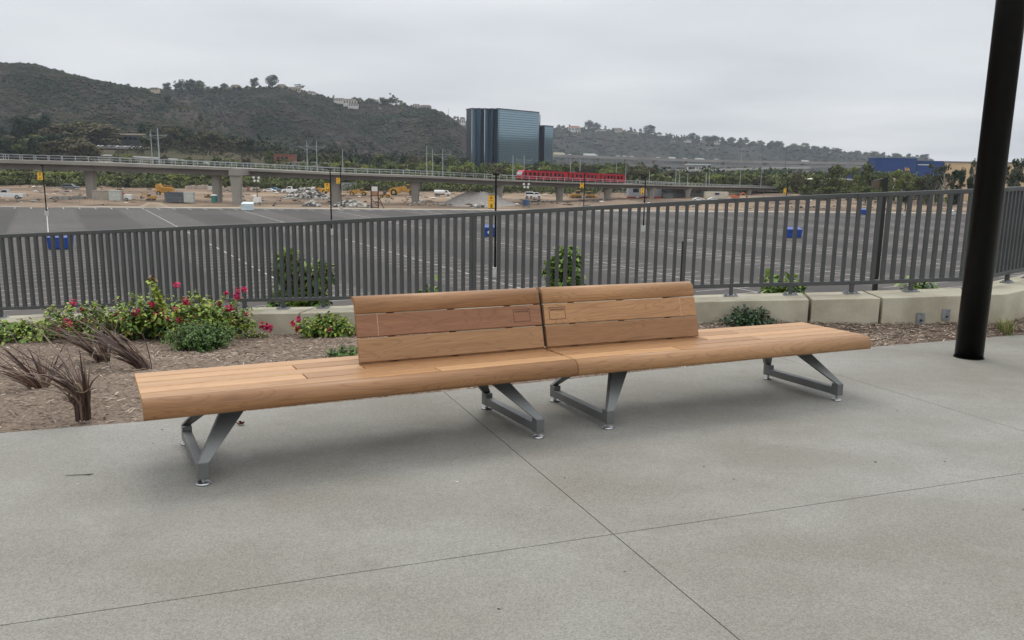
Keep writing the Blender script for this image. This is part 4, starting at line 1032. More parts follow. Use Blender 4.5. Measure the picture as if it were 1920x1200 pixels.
# kiosk frame at the kerb
p = gnd(705, 390.5, LOT); k = pw(p.y); root = thing('sign_frame', 'tall dark timber sign frame with white top panel and slanting brace at the kerb', 'sign', (p.x - 2 * k, p.y, LOT)); W = 6.5 * k; H = 41.5 * k
mb = MB()
for s in (-1, 1): mb.box(s * W - .12, s * W + .12, -.12, .12, 0, H)
for z in (.02, .27, .56, .97): mb.box(-W, W, -.1, .1, H * z, H * z + .14)
mb.build('frame', mat('frame_rust', (.07, .025, .02), .8), root)
mb = MB(); mb.box(-W + .1, W - .1, -.05, .05, H * .76, H * .97); mb.build('white_panel', M_offw, root)
mb = MB(); mb.box(-W + .1, W - .1, -.05, .05, H * .55, H * .76); mb.build('board_panel', mat('plywood', (.36, .2, .11), .8, (.28, .15, .08), sc=2), root)
mb = MB(); mb.bar((W, 0, H * .52), (W + 9 * k, .8, 0), .16, .16); mb.bar((-W, 0, H * .45), (W, 0, H * .06), .12, .12); mb.build('brace', mat('frame_rust', (.07, .025, .02)), root)

# machines
def frust(mb, x0, x1, y0, y1, z0, z1, tx=0, ty=0, sx=0): mb.hexa([(x0, y0, z0), (x1, y0, z0), (x1, y1, z0), (x0, y1, z0), (x0 + tx + sx, y0 + ty, z1), (x1 - tx + sx, y0 + ty, z1), (x1 - tx + sx, y1 - ty, z1), (x0 + tx + sx, y1 - ty, z1)])
def scraper(px, yb, wpx, label, flip=1):
    p, k = place(px, yb); L_ = wpx * k; u = L_ / 12; root = thing('wheel_scraper', label, 'earth mover', tuple(p), 0, None); root.scale = (flip * u, u, u)
    mb = MB(); mb.prism([(-5.6, 1.4), (-4.6, 2.6), (-3.0, 2.9), (-1, 3.1), (-.6, 1.2), (-1.5, .8), (-4.2, .9)], -1.5, 1.5, lambda y, a, z: (a, y, z)); mb.build('bowl', M_yel, root)
    mb = MB(); mb.prism([(-.8, 1.9), (-.7, 3.3), (.1, 3.4), (1.3, 2.6), (1.5, 1.6), (.9, 1.5)], -.6, .6, lambda y, a, z: (a, y, z)); mb.build('gooseneck', M_yel, root)
    mb = MB(); mb.prism([(1.1, 1.0), (1.2, 2.3), (3.0, 2.5), (5.2, 2.0), (5.6, 1.0)], -1.1, 1.1, lambda y, a, z: (a, y, z)); mb.build('tractor_hood', M_yel, root)
    mb = MB(); frust(mb, 1.2, 2.5, -.8, .8, 2.3, 3.7, .12, .08); c = mb.build('cab', M_mach, root); mb = MB(); mb.box(1.1, 2.6, -.9, .9, 3.7, 3.85); mb.build('cab_roof', M_yel, c)
    mb = MB(); mb.tube([(-5.6, 0, 1.8), (-6.4, 0, 1.2)], .25, 6); mb.build('push_block', M_mach, root)
    for x in (-3.4, 3.3):
        for y in (-1.75, 1.05): wheel(root, x, y, 1.12, .7, M_hubY)
def loader(px, yb, wpx, label, flip=1):
    p, k = place(px, yb); u = wpx * k / 8; root = thing('wheel_loader', label, 'loader', tuple(p)); root.scale = (flip * u, u, u)
    mb = MB(); mb.prism([(-3.6, .9), (-3.5, 2.1), (-1.2, 2.4), (-1.0, .8)], -1, 1, lambda y, a, z: (a, y, z)); mb.box(-1.1, 1.4, -.5, .5, .8, 1.5); mb.build('body', M_yel, root)
    mb = MB(); frust(mb, -1.3, .4, -.8, .8, 1.6, 3.3, .1, .06); mb.build('cab', M_mach, root)
    mb = MB()
    for s in (-.6, .6): mb.bar((.6, s, 1.9), (3.0, s, .9), .2, .35)
    mb.build('lift_arm', M_yel, root)
    mb = MB(); mb.prism([(2.9, .2), (4.3, .15), (3.6, .6), (3.3, 1.4), (2.8, 1.3)], -1.4, 1.4, lambda y, a, z: (a, y, z)); mb.build('bucket', M_yel, root)
    for x in (-2.3, 1.3):
        for y in (-1.25, .7): wheel(root, x, y, .85, .55, M_hubY)
def dozer(px, yb, wpx, label, flip=1):
    p, k = place(px, yb); u = wpx * k / 6; root = thing('bulldozer', label, 'bulldozer', tuple(p)); root.scale = (flip * u, u, u)
    for s in (-1.2, .7):
        mb = MB(); mb.prism([(-2.2, .35), (-1.8, 1.0), (1.7, 1.0), (2.1, .4), (1.7, .02), (-1.9, .02)], s, s + .5, lambda y, a, z: (a, y, z)); mb.build('track', M_mach, root)
    mb = MB(); mb.prism([(-1.9, .9), (-1.8, 1.7), (0, 1.8), (1.8, 1.6), (1.9, .8)], -.7, .7, lambda y, a, z: (a, y, z)); mb.build('body', M_yel, root)
    mb = MB(); frust(mb, -1.5, .1, -.75, .75, 1.7, 2.7, .1, .05); c = mb.build('cab', M_glass, root); mb = MB(); mb.box(-1.6, .2, -.85, .85, 2.7, 2.85); mb.build('cab_roof', M_yel, c)
    mb = MB(); mb.prism([(2.5, .05), (2.7, .1), (2.55, .7), (2.8, 1.2), (2.6, 1.25), (2.3, .7)], -1.6, 1.6, lambda y, a, z: (a, y, z)); mb.bar((0, -1.25, .5), (2.5, -1.25, .5), .12, .2); mb.build('blade', M_yel, root)
def excavator(px, yb, wpx, label, flip=1, m=None):
    p, k = place(px, yb); u = wpx * k / 9; root = thing('excavator', label, 'excavator', tuple(p)); root.scale = (flip * u, u, u); m = m or M_yel
    for s in (-1.3, .8): mb = MB(); mb.prism([(-2.1, .4), (-1.7, .9), (1.7, .9), (2.1, .4), (1.7, .02), (-1.7, .02)], s, s + .5, lambda y, a, z: (a, y, z)); mb.build('track', M_mach, root)
    mb = MB(); mb.prism([(-2.6, 1.1), (-2.5, 2.2), (-.3, 2.3), (1.3, 1.8), (1.3, 1.0)], -1.2, 1.2, lambda y, a, z: (a, y, z)); mb.build('body', m, root)
    mb = MB(); frust(mb, -.2, 1.2, -1.1, 0, 1.7, 3.0, .12, .05); mb.build('cab', M_glass, root)
    mb = MB(); mb.bar((1.0, .4, 1.8), (3.4, .4, 3.5), .35, .55); mb.bar((3.3, .4, 3.6), (5.0, .4, 2.0), .3, .4); mb.build('boom', m, root)
    mb = MB(); mb.prism([(4.7, 2.0), (5.3, 1.9), (5.2, .9), (4.4, .8), (4.9, 1.3)], .0, .9, lambda y, a, z: (a, y, z)); mb.build('bucket', M_mach, root)
scraper(672, 366.5, 40, 'yellow earth scraper just left of the timber sign frame'); loader(720, 371, 28, 'yellow wheel loader immediately right of the timber sign frame', -1)
scraper(757, 366.5, 62, 'yellow earth scraper half hidden by the pier right of the sign frame'); scraper(597, 363.5, 42, 'yellow earth scraper behind the rubble heap', -1)
dozer(873, 360, 30, 'yellow bulldozer on top of the grey gravel mound'); dozer(1080, 371.5, 30, 'left one of two yellow bulldozers between the piers', -1); dozer(1107, 371.5, 26, 'right one of two yellow bulldozers between the piers')
excavator(283, 376, 34, 'yellow excavator left of the dark container', -1); loader(392, 372, 18, 'small yellow loader against the pier beside the green toilet'); excavator(1380, 375, 36, 'orange paving machine at the right beyond the fence', 1, mat('machine_orange', (.5, .14, .05), .6))
p, k = place(310, 366); root = thing('drill_rig', 'yellow lattice drill rig behind the dark container', 'machine', tuple(p)); W = 31 * k; mb = MB(); mb.prism([(-W / 2, .6), (-W / 2, 3), (-W * .3, 3.4), (-W * .2, 2.4), (W / 2, 2.2), (W / 2, .6)], -1, 1, lambda y, a, z: (a, y, z)); mb.build('chassis', M_yel, root)
mb = MB()
for i in range(6): mb.bar((-W * .2 + i * W * .13, -1.05, .7), (-W * .2 + i * W * .13 + .3, -1.05, 2.9), .15, .15)
mb.bar((-W * .25, -1.05, 2.9), (W / 2, -1.05, 2.8), .2, .2); mb.build('lattice', M_yel, root)
for x in (-W * .3, W * .3): wheel(root, x, -1.3, .6, .4)

# containers, cabins, small things: box with ribs, doors
def cont(name, px, yb, wpx, hpx, m, label, cat, dep=2.4, extra=None, rz=0.0, m2=None):
    p, k = place(px, yb); W, H = wpx * k, hpx * k; root = thing(name, label, cat, tuple(p), rz)
    mb = MB(); mb.box(-W / 2, W / 2, 0, dep, .1, H); mb.build('shell', m, root, bevel=.03)
    mb = MB(); n = max(4, int(W / .6))
    for i in range(n): x = -W / 2 + W * (i + .5) / n; mb.box(x - W / n * .25, x + W / n * .25, -.05, -.0, .25, H - .15)
    mb.build('ribs', m2 or m, root); mb = MB(); mb.box(-W / 2 - .05, W / 2 + .05, -.1, dep + .1, H, H + .1); mb.build('roof', m2 or m, root)
    for i in range(extra or 0):
        x = -W / 2 + W * (i + .5) / extra; mb = MB(); mb.box(x - W / extra * .2, x + W / extra * .2, -.08, -.055, H * .45, H * .8); mb.build('window', M_glass, root)
    return root
M_cd = mat('container_dark', (.07, .085, .10), .6, (.1, .11, .12), sc=1); M_cp = mat('container_pale', (.5, .52, .47), .6, (.42, .44, .4), sc=1); M_cbg = mat('container_beige', (.36, .32, .26), .7, (.3, .27, .22), sc=1); M_cgy = mat('building_grey', (.3, .32, .34), .7, (.25, .27, .29), sc=.3); M_cream = mat('cream_paint', (.6, .55, .44), .7, (.52, .47, .38), sc=.4)
cont('shipping_container', 198, 375.5, 50, 17, M_cbg, 'long beige shipping container beside the left viaduct pier', 'container'); cont('shipping_container', 215, 377.5, 20, 19, M_cp, 'pale container end with double doors beside the beige container', 'container', 1.2)
cont('shipping_container', 327, 380, 36, 18.5, M_cd, 'dark blue grey shipping container', 'container'); cont('shipping_container', 354, 380.5, 18, 19, M_cp, 'pale container end with doors right of the dark container', 'container', 1.2)
cont('shipping_container', 656, 357, 33, 13, M_cgy, 'grey corrugated container behind the round pier', 'container'); cont('shipping_container', 916, 357, 22, 12, M_offw, 'white container left of the pier by the banner pole with the 5', 'container')
cont('site_cabin', 976, 356, 42, 10, M_cream, 'cream site cabin with small windows behind the twin site lights', 'cabin', 3, 5); cont('site_cabin', 1140, 360, 78, 10, M_offw, 'long white site cabin behind the yellow bulldozers', 'cabin', 3, 6)
cont('shipping_container', 1105, 359, 32, 7.5, M_cd, 'dark blue flatbed container behind the bulldozers', 'container'); cont('shipping_container', 895, 358, 26, 9, M_cd, 'dark container left of the white container', 'container')
cont('site_building', 1232, 370, 106, 19, M_cgy, 'long light grey site building under the viaduct', 'building', 6, 4); cont('site_building', 1308, 368, 44, 14, mat('building_metal', (.35, .36, .36), .5, (.28, .29, .29), sc=.5), 'metal clad site building at the right end of the grey one', 'building', 6, 3)
r_ = cont('site_trailer', 1344, 373, 42, 12, M_cream, 'cream site trailer with a small dark blue sign', 'trailer', 3); p, k = place(1344, 373); mb = MB(); mb.box(-4 * k, 4 * k, -.14, -.08, 7.5 * k, 11 * k); mb.build('sign_panel', mat('sign_navy', (.03, .025, .12), .5), r_)
cont('utility_trailer', 1252, 373.5, 20, 10, mat('trailer_grey', (.12, .12, .115), .7), 'dark grey trailer in front of the grey site building', 'trailer', 2.2)
# portable toilet
p, k = place(400.5, 380); root = thing('portable_toilet', 'green portable toilet with a white roof by the piers', 'toilet', tuple(p)); W = 4.3 * k
mb = MB(); mb.box(-W, W, 0, 1.4, .1, 13 * k); mb.build('cabin', mat('toilet_green', (.02, .16, .14), .5), root, bevel=.04); mb = MB(); frust(mb, -W - .04, W + .04, -.05, 1.45, 13 * k, 15 * k, .25, .25); mb.build('roof', M_offw, root)
mb = MB(); mb.box(-W * .7, W * .7, -.04, 0, .2, 12 * k); mb.build('door', mat('toilet_door', (.03, .2, .17), .5), root)
# white tank truck
p, k = place(829, 368); root = thing('water_truck', 'white tank truck left of the gravel mound', 'truck', tuple(p)); u = 30 * k / 7; root.scale = (u, u, u)
mb = MB(); mb.tube([(-3.4, 0, 1.75), (-3.3, 0, 1.75), (.9, 0, 1.75), (1.0, 0, 1.75)], [.7, .95, .95, .7], 14); mb.build('tank', M_offw, root); mb = MB(); mb.prism([(1.1, .7), (1.1, 2.5), (2.4, 2.5), (3.0, 1.7), (3.6, 1.5), (3.6, .7)], -.95, .95, lambda y, a, z: (a, y, z)); c = mb.build('cab', M_offw, root, bevel=.04)
mb = MB(); mb.box(1.5, 2.3, -1.0, -.94, 1.7, 2.3); mb.build('side_window', M_glass, c); mb = MB(); mb.box(-3.4, 3.3, -.8, .8, .55, .85); mb.build('chassis', M_mach, root)
for x in (-2.6, -1.5, 2.6):
    for y in (-1.0, .7): wheel(root, x, y, .5, .3)
# site light towers
def ltower(px, yb, yt, label, blue=False):
    p, k = place(px, yb); H = (yb - yt) * k; root = thing('light_tower', label, 'light tower', tuple(p)); mb = MB(); mb.tube([(0, 0, .5), (0, 0, H)], [.13, .07], 8); mb.build('mast', M_mach, root)
    mb = MB(); mb.box(-.9, .9, -.5, .5, .5, 1.9); mb.build('generator', mat('generator_blue', (.03, .07, .16), .5) if blue else M_offw, root, bevel=.05)
    for x in (-.7, .7): wheel(root, x, -.62, .32, .15)
    for sx, sz in ((-1, 0), (1, 0), (-.7, -.75), (.7, -.75)):
        mb = MB(); mb.tube([(sx * .62, -.12, H + sz), (sx * .62, -.3, H + sz)], [.18, .3], 10); mb.build('lamp', M_offw, root)
    mb = MB(); mb.bar((-.7, 0, H), (.7, 0, H), .07, .07); mb.build('lamp_bar', M_mach, root)
ltower(483, 384, 334, 'mobile light tower with four round lamps right of the white dumpster'); ltower(986, 388, 346, 'mobile light tower with a blue generator between the white pickups and the gravel', True)
p, k = place(242, 377); root = thing('compressor', 'white wheeled compressor left of the yellow excavator', 'compressor', tuple(p)); mb = MB(); mb.box(-.9, .9, -.6, .6, .4, 1.7); mb.build('housing', M_offw, root, bevel=.08); mb = MB(); mb.bar((.9, 0, .5), (1.9, 0, .3), .1, .1); mb.build('tow_bar', M_mach, root)
for x in (-.3,): wheel(root, x, -.8, .42, .2)
p, k = place(985, 386); root = thing('site_sign', 'small white sign board on a dark blue stand at the kerb', 'sign', tuple(p)); mb = MB(); mb.box(-3 * k, 3 * k, -.03, .03, 3 * k, 8 * k); mb.build('board', M_offw, root); mb = MB(); mb.box(-3.4 * k, 3.4 * k, .04, .5, 0, 3 * k); mb.build('stand', mat('generator_blue', (.03, .07, .16)), root)

# loose debris over the works
rn = random.Random(41); mb = MB()
for k in range(1500):
    x = rn.uniform(-150, 150); y = rn.uniform(edgey(x) + 11, 300); x *= y / 240; n_ = noise.noise(Vector((x * .05, y * .08, 2)))
    if n_ < -.05: continue
    s_ = rn.uniform(.12, .5) * (1.8 if rn.random() < .05 else 1); mb.cur = rn.choices((0, 1, 2, 3), (3, 3, 1, 3))[0]; mb.blob((x, y, LOT + .25 + n_), (s_ * rn.uniform(1, 2.4), s_, s_ * .6), 1, 5, .4, rn)
struct(mb.build('loose_debris', [mat('debris_grey', (.26, .24, .21), .95), mat('debris_dark', (.07, .06, .05), .95), mat('debris_white', (.6, .58, .55), .9), M_dirt]), 'stuff')
# heaps
def heap(name, px, yb, wpx, hpx, m, label, cat, n=0, sz=.6, seed=1, dep=None, mats=None, flat=1.0):
    rn = random.Random(seed); p, k = place(px, yb); W, H = wpx * k / 2, hpx * k; dp = dep or W * .5; root = thing(name, label, cat, (p.x, p.y + dp * .5, LOT + .05)); mb = MB(); NX, NY = 28, 12
    for i in range(NX + 1):
        for j in range(NY + 1):
            u, v = i / NX * 2 - 1, j / NY * 2 - 1; r = max(0, 1 - math.hypot(u, v)); z = H * (min(1, r * 1.25 * flat) if n else min(1, r * 1.6) ** 1.0 * (1 - .25 * max(0, .6 - r))) * (1 + noise.noise(Vector((u * 3 + seed, v * 3, 1))) * .35) if r > 0 else -.1
            mb.v.append((u * W, v * dp, z))
    for i in range(NX):
        for j in range(NY): a = i * (NY + 1) + j; mb.face((a, a + NY + 1, a + NY + 2, a + 1))
    mb.build('mound', m, root, smooth=n == 0)
    if n:
        mb = MB()
        for q in range(n):
            u, v = rn.uniform(-.95, .95), rn.uniform(-.95, .6); r = max(0, 1 - math.hypot(u, v)); mb.cur = rn.randrange(len(mats)); s = sz * rn.uniform(.4, 1.2)
            mb.blob((u * W, v * dp, H * min(1, r * 1.25) * (1 + noise.noise(Vector((u * 3 + seed, v * 3, 1))) * .35) + s * .2), (s, s * rn.uniform(.5, 1), s * rn.uniform(.25, .7)), 2, 4, .35, rn)
        struct(mb.build('debris', mats, root), 'stuff')
M_rub = [mat('rubble_grey', (.33, .31, .28), .9), mat('rubble_dark', (.09, .085, .08), .9), mat('rubble_pale', (.5, .47, .42), .9)]; M_grav = mat('gravel', (.27, .25, .225), .95, (.22, .2, .18), sc=1, bump=.5, bsc=6)
heap('rubble_heap', 573, 373, 90, 19, M_rub[0], 'large heap of broken grey concrete left of the banner poles', 'rubble', 420, .75, 3, mats=M_rub); heap('rubble_heap', 583, 386, 34, 9, M_rub[1], 'small heap of blue grey rubble near the kerb', 'rubble', 120, .5, 4, mats=M_rub)
heap('rubble_heap', 657, 387, 78, 9, M_rub[0], 'low ridge of broken concrete between the banner pole and the sign frame', 'rubble', 260, .6, 5, mats=M_rub); heap('gravel_mound', 895, 384, 150, 21, M_grav, 'wide smooth mound of grey gravel between the piers', 'gravel mound', 0, seed=6, dep=12)
heap('sand_mound', 285, 388, 62, 8, M_sand, 'small pale heap of sand at the kerb', 'sand heap', 0, seed=7, dep=2.5); heap('rubble_heap', 900, 388, 40, 6, M_rub[0], 'small scatter of rocks beside the banner pole with the 5', 'rubble', 70, .5, 8, mats=M_rub)
heap('earth_mound', 1380, 384, 190, 9, M_dirt, 'long low bank of brown earth in front of the grey site buildings', 'earth mound', 0, seed=11, dep=6); heap('earth_mound', 1170, 383, 120, 7, M_dirt, 'low bank of brown earth right of the bulldozers', 'earth mound', 0, seed=12, dep=5)
heap('rubble_heap', 800, 384, 70, 7, M_dirt, 'low brown spoil heap left of the gravel mound', 'rubble', 90, .5, 13, mats=[M_dirt, M_rub[0]])
heap('earth_mound', 60, 386, 200, 6, M_dirt, 'low bank of brown earth in front of the white pickup', 'earth mound', 0, seed=15, dep=5)
# concrete blocks, pallets, barriers
def stackrow(name, px0, px1, yb, hpx, mats, label, cat, n, seed, group):
    rn = random.Random(seed)
    for i in range(n):
        px = lerp(px0, px1, (i + .5) / n); p, k = place(px, yb); W = (px1 - px0) / n * k * .9; H = hpx * k * rn.uniform(.7, 1.1); mb = MB(); mb.cbox((0, 0, H / 2), (W, 1.2, H), rn.uniform(-.1, .1)); 
        for z in (.33, .66): mb.cbox((0, -.0, H * z), (W * 1.03, 1.25, .05), 0)
        tag(mb.build(name, rn.choice(mats), loc=p), label, cat, group)
M_pal = [mat('pallet_cream', (.5, .44, .36), .85, (.4, .33, .26), sc=2), mat('pallet_pink', (.42, .33, .28), .85), mat('pallet_white', (.62, .6, .56), .8)]; M_palb = [mat('brick_red', (.33, .13, .08), .85), mat('pallet_cream', (.5, .44, .36))]
stackrow('material_pallet', 348, 402, 355.5, 9, M_pal, 'pale wrapped pallet in the row left of the tall piers', 'pallet', 9, 1, 'pallets left of the piers'); stackrow('material_pallet', 412, 456, 358, 8, M_pal, 'pale wrapped pallet in the row behind the tall piers', 'pallet', 6, 2, 'pallets behind the piers')
stackrow('brick_pallet', 458, 486, 358, 7.5, M_palb, 'red and cream brick pallet right of the tall piers', 'pallet', 5, 3, 'brick pallets'); stackrow('concrete_block', 100, 160, 374.5, 8, [M_rub[0], M_grav], 'grey concrete block beside the first viaduct pier', 'block', 6, 4, 'concrete blocks')
M_bar = [mat('barrier_red', (.5, .07, .05), .5), M_offw]
stackrow('traffic_barrier', 1175, 1243, 373, 4.5, M_bar, 'red or white plastic barrier in front of the grey site building', 'barrier', 12, 5, 'plastic barriers'); stackrow('traffic_barrier', 208, 232, 366, 5, [M_bar[0]], 'orange red barrier beyond the pale container', 'barrier', 5, 6, 'orange barriers')
# chain link fence along the site
mb = MB(); x = -118
while x < 150:
    y = edgey(x) + 10; mb.tube([(x, y, LOT), (x, y, LOT + 2.1)], .04, 5); x += 3.2
for z in (.1, 1.1, 2.05): mb.bar((-118, edgey(-118) + 10, LOT + z), (150, edgey(150) + 10, LOT + z), .02, .03)
tag(mb.build('chain_link_fence', mat('fence_wire', (.25, .25, .24), .6)), 'low wire site fence with thin posts just beyond the parking lot', 'fence')
mb = MB(); x = -190
while x < 150:
    y = 300; mb.tube([(x, y, LOT), (x, y, LOT + 3.0)], .06, 5); x += 4.5
for z in (.6, 1.8, 3.0): mb.bar((-190, 300, LOT + z), (150, 300, LOT + z), .03, .05)
tag(mb.build('chain_link_fence', mat('fence_wire_dark', (.11, .11, .10), .7)), 'taller dark wire fence at the foot of the scrub behind the works', 'fence')

# ================================================================ HILLS
def hmat(name, g1, g2, soil, sc=.01):
    m = bpy.data.materials.new(name); m.use_nodes = True; t = m.node_tree; N = t.nodes.new; L = t.links.new; b = t.nodes['Principled BSDF']; b.inputs['Roughness'].default_value = 1; b.inputs['Specular IOR Level'].default_value = .1
    tc = N('ShaderNodeTexCoord')
    a = N('ShaderNodeTexNoise'); a.inputs['Scale'].default_value = sc * 1.2; a.inputs['Detail'].default_value = 9; a.inputs['Roughness'].default_value = .62; L(tc.outputs['Object'], a.inputs['Vector'])
    r = N('ShaderNodeMapRange'); L(a.outputs[0], r.inputs[0]); r.inputs[1].default_value = .46; r.inputs[2].default_value = .54
    mx = N('ShaderNodeMixRGB'); L(r.outputs[0], mx.inputs[0]); mx.inputs[1].default_value = g1 + (1,); mx.inputs[2].default_value = g2 + (1,)
    c = N('ShaderNodeTexNoise'); c.inputs['Scale'].default_value = sc * .9; c.inputs['Detail'].default_value = 7; c.inputs['Roughness'].default_value = .7; mp = N('ShaderNodeMapping'); mp.inputs['Location'].default_value = (50, 80, 3); L(tc.outputs['Object'], mp.inputs[0]); L(mp.outputs[0], c.inputs['Vector'])
    r2 = N('ShaderNodeMapRange'); L(c.outputs[0], r2.inputs[0]); r2.inputs[1].default_value = .60; r2.inputs[2].default_value = .68
    mx2 = N('ShaderNodeMixRGB'); L(r2.outputs[0], mx2.inputs[0]); L(mx.outputs[0], mx2.inputs[1]); mx2.inputs[2].default_value = soil + (1,); L(mx2.outputs[0], b.inputs['Base Color'])
    bp = N('ShaderNodeBump'); bp.inputs['Strength'].default_value = 1; bp.inputs['Distance'].default_value = 4; f = N('ShaderNodeTexNoise'); f.inputs['Scale'].default_value = sc * 12; f.inputs['Detail'].default_value = 6; L(tc.outputs['Object'], f.inputs['Vector']); L(f.outputs[0], bp.inputs['Height']); L(bp.outputs[0], b.inputs['Normal'])
    return m
H_A = hmat('hill_scrub', (.017, .022, .011), (.052, .041, .033), (.17, .13, .10)); H_B = hmat('hill_scrub_purple', (.042, .033, .030), (.017, .022, .012), (.14, .105, .08)); H_C = hmat('hill_far', (.026, .031, .021), (.042, .039, .031), (.14, .11, .085), .006)
CH = [mat('chaparral_green', (.028, .037, .018), 1, spec=.1), mat('chaparral_dark', (.016, .02, .012), 1, spec=.1), mat('chaparral_brown', (.052, .041, .033), 1, spec=.1), mat('chaparral_olive', (.045, .046, .027), 1, spec=.1)]
HILLS = {}
def hill(nm, sky_, Dc, Df, zf, m, amp, nsh, seed, gul=1.0, shs=3.5, wts=(3, 3, 2, 1)):
    NX, NV = 260, 64; x0, x1 = sky_[0][0], sky_[-1][0]; rows = []
    def pt(u, v):
        px = lerp(x0, x1, u); py = interp(sky_, px)[0]; dc = Dc(px) if callable(Dc) else Dc; df = Df(px) if callable(Df) else Df
        top = at(px, py, dc); w_ = ray(px, 300); bx = w_.x / w_.y
        if v <= 1:
            D = lerp(df, dc, v); e = smooth(v) * .35 + v * .65; z = lerp(zf, max(top.z, zf - 3), e)
            q = Vector((bx * D, D, 0)); g = (noise.ridged_multi_fractal(q * (.0035 * gul) + Vector((seed, 0, 0)), 1.0, 2.1, 5, 1.0, 2.0) - 1.0)
            z += -abs(g) * amp * math.sin(math.pi * min(1, v)) ** .8 * min(1, max(0, (top.z - zf) / 30)) + noise.noise(q * .03) * amp * .12 * min(1, (1 - v) * 8)
        else:
            D = dc + (v - 1) * 500; z = max(top.z, zf - 3) - (v - 1) * (v - 1) * 140 - (v - 1) * 10
        return Vector((bx * D, D, z))
    mb = MB()
    for i in range(NX + 1):
        for j in range(NV + 8 + 1): mb.v.append(tuple(pt(i / NX, j / NV if j <= NV else 1 + (j - NV) / 8)))
    M = NV + 9
    for i in range(NX):
        for j in range(M - 1): a = i * M + j; mb.face((a, a + M, a + M + 1, a + 1))
    struct(mb.build('hills', m, smooth=True)); HILLS[nm] = pt
    rn = random.Random(seed); mb = MB()
    for k in range(nsh):
        u, v = rn.random(), rn.random() ** .8; p = pt(u, v)
        d_ = noise.fractal(p * .006 + Vector((seed, 5, 0)), 1.0, 2.0, 4); e_ = noise.fractal(p * .012 + Vector((seed, 9, 0)), 1.0, 2.0, 3)
        if d_ < -.1 and rn.random() < .75: continue
        if k < nsh * .06: v = rn.uniform(.97, 1.005); p = pt(u, v)
        s = shs * rn.uniform(.4, 1.3) * (1 + max(0, d_) * 1.1) * (1.3 if v > .97 else 1); mb.cur = (1 if rn.random() < .6 else 0) if e_ > .12 else (2 if rn.random() < .6 else 3) if e_ < -.1 else rn.choices((0, 1, 2, 3), wts)[0]
        mb.blob(p, (s, s, s * rn.uniform(.45, .8)), 1, 5, .4, rn)
    if nsh: struct(mb.build('chaparral', CH), 'stuff')
SKA = [(-500, 60), (-250, 100), (0, 119), (80, 121), (120, 134), (150, 142), (190, 151), (250, 163), (290, 168), (330, 186), (380, 206), (430, 232), (470, 262), (505, 292), (540, 300)]
SKB = [(200, 185), (290, 172), (330, 170), (400, 168), (440, 168), (500, 166), (545, 166), (590, 174), (620, 184), (650, 191), (700, 196), (760, 201), (800, 203), (822, 210), (840, 219), (862, 236), (885, 262), (905, 292), (930, 303)]
SKC = [(780, 235), (850, 228), (880, 228), (1040, 241), (1100, 243), (1160, 245), (1200, 250), (1260, 260), (1340, 265), (1420, 272), (1500, 279), (1580, 287), (1660, 294), (1735, 298), (1760, 304), (1800, 312)]
hill('A', SKA, 1050, 560, -2, H_A, 62, 30000, 11, .75, 1.9)
hill('B', SKB, 1350, 760, -6, H_B, 80, 30000, 12, .6, 2.3, (2, 3, 4, 1))
hill('C', SKC, 2500, 1500, -8, H_C, 90, 12000, 13, .4, 5)
# a ridge on the far side of the valley, outside the picture: it shows in the glass tower
mb = MB(); NN = 50
for i in range(NN + 1):
    y = lerp(-1300, 1700, i / NN); hgt = 66 + noise.noise(Vector((i * .35, 2, 0))) * 12 + noise.noise(Vector((i * 1.3, 2, 5))) * 4
    for x, z in ((980, LOT), (1090, hgt * .5), (1200, hgt), (1500, LOT)): mb.v.append((x + max(0, y) * .25, y, z))
for i in range(NN):
    for j in range(3): a = i * 4 + j; mb.face((a, a + 1, a + 5, a + 4))
struct(mb.build('hills', H_C, smooth=True))
# foothill apron behind the works
def foot_z(x, y):
    t = cl((y - 335) / 240); l = smooth(cl((-20 - x / max(y, 1) * 350) / 130)); return LOT + .1 + t * (2.5 + 15.5 * l) + noise.noise(Vector((x * .02, y * .02, 0))) * 1.2 * t
mb = MB(); NX, NY = 110, 26
for i in range(NX + 1):
    for j in range(NY + 1):
        y = lerp(338, 800, j / NY); x = lerp(-.85, .85, i / NX) * y; mb.v.append((x, y, foot_z(x, y)))
for i in range(NX):
    for j in range(NY): a = i * (NY + 1) + j; mb.face((a, a + NY + 1, a + NY + 2, a + 1))
struct(mb.build('valley_slope', mat('valley_floor', (.045, .046, .025), .95, (.10, .08, .055), sc=.02, det=8, bump=.4, bsc=.2, bdist=.5, spec=.03), smooth=True))

# ================================================================ TREES
def tmat(name, c, r=.22): return mat(name, c, .8, spec=.15, rnd=r)
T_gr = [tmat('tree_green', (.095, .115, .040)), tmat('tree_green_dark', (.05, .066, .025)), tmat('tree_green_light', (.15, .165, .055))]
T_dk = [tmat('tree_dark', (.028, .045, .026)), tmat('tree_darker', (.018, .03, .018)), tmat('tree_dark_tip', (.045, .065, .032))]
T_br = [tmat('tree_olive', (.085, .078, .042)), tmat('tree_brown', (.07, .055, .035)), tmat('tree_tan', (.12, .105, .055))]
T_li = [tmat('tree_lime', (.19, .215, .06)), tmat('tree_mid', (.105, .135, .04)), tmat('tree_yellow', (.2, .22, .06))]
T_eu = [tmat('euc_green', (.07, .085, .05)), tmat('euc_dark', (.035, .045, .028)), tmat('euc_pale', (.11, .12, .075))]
M_trk = mat('bark', (.10, .08, .06), .95, (.06, .05, .04), sc=5); M_trkp = mat('bark_pale', (.38, .35, .3), .9, (.25, .22, .18), sc=4)
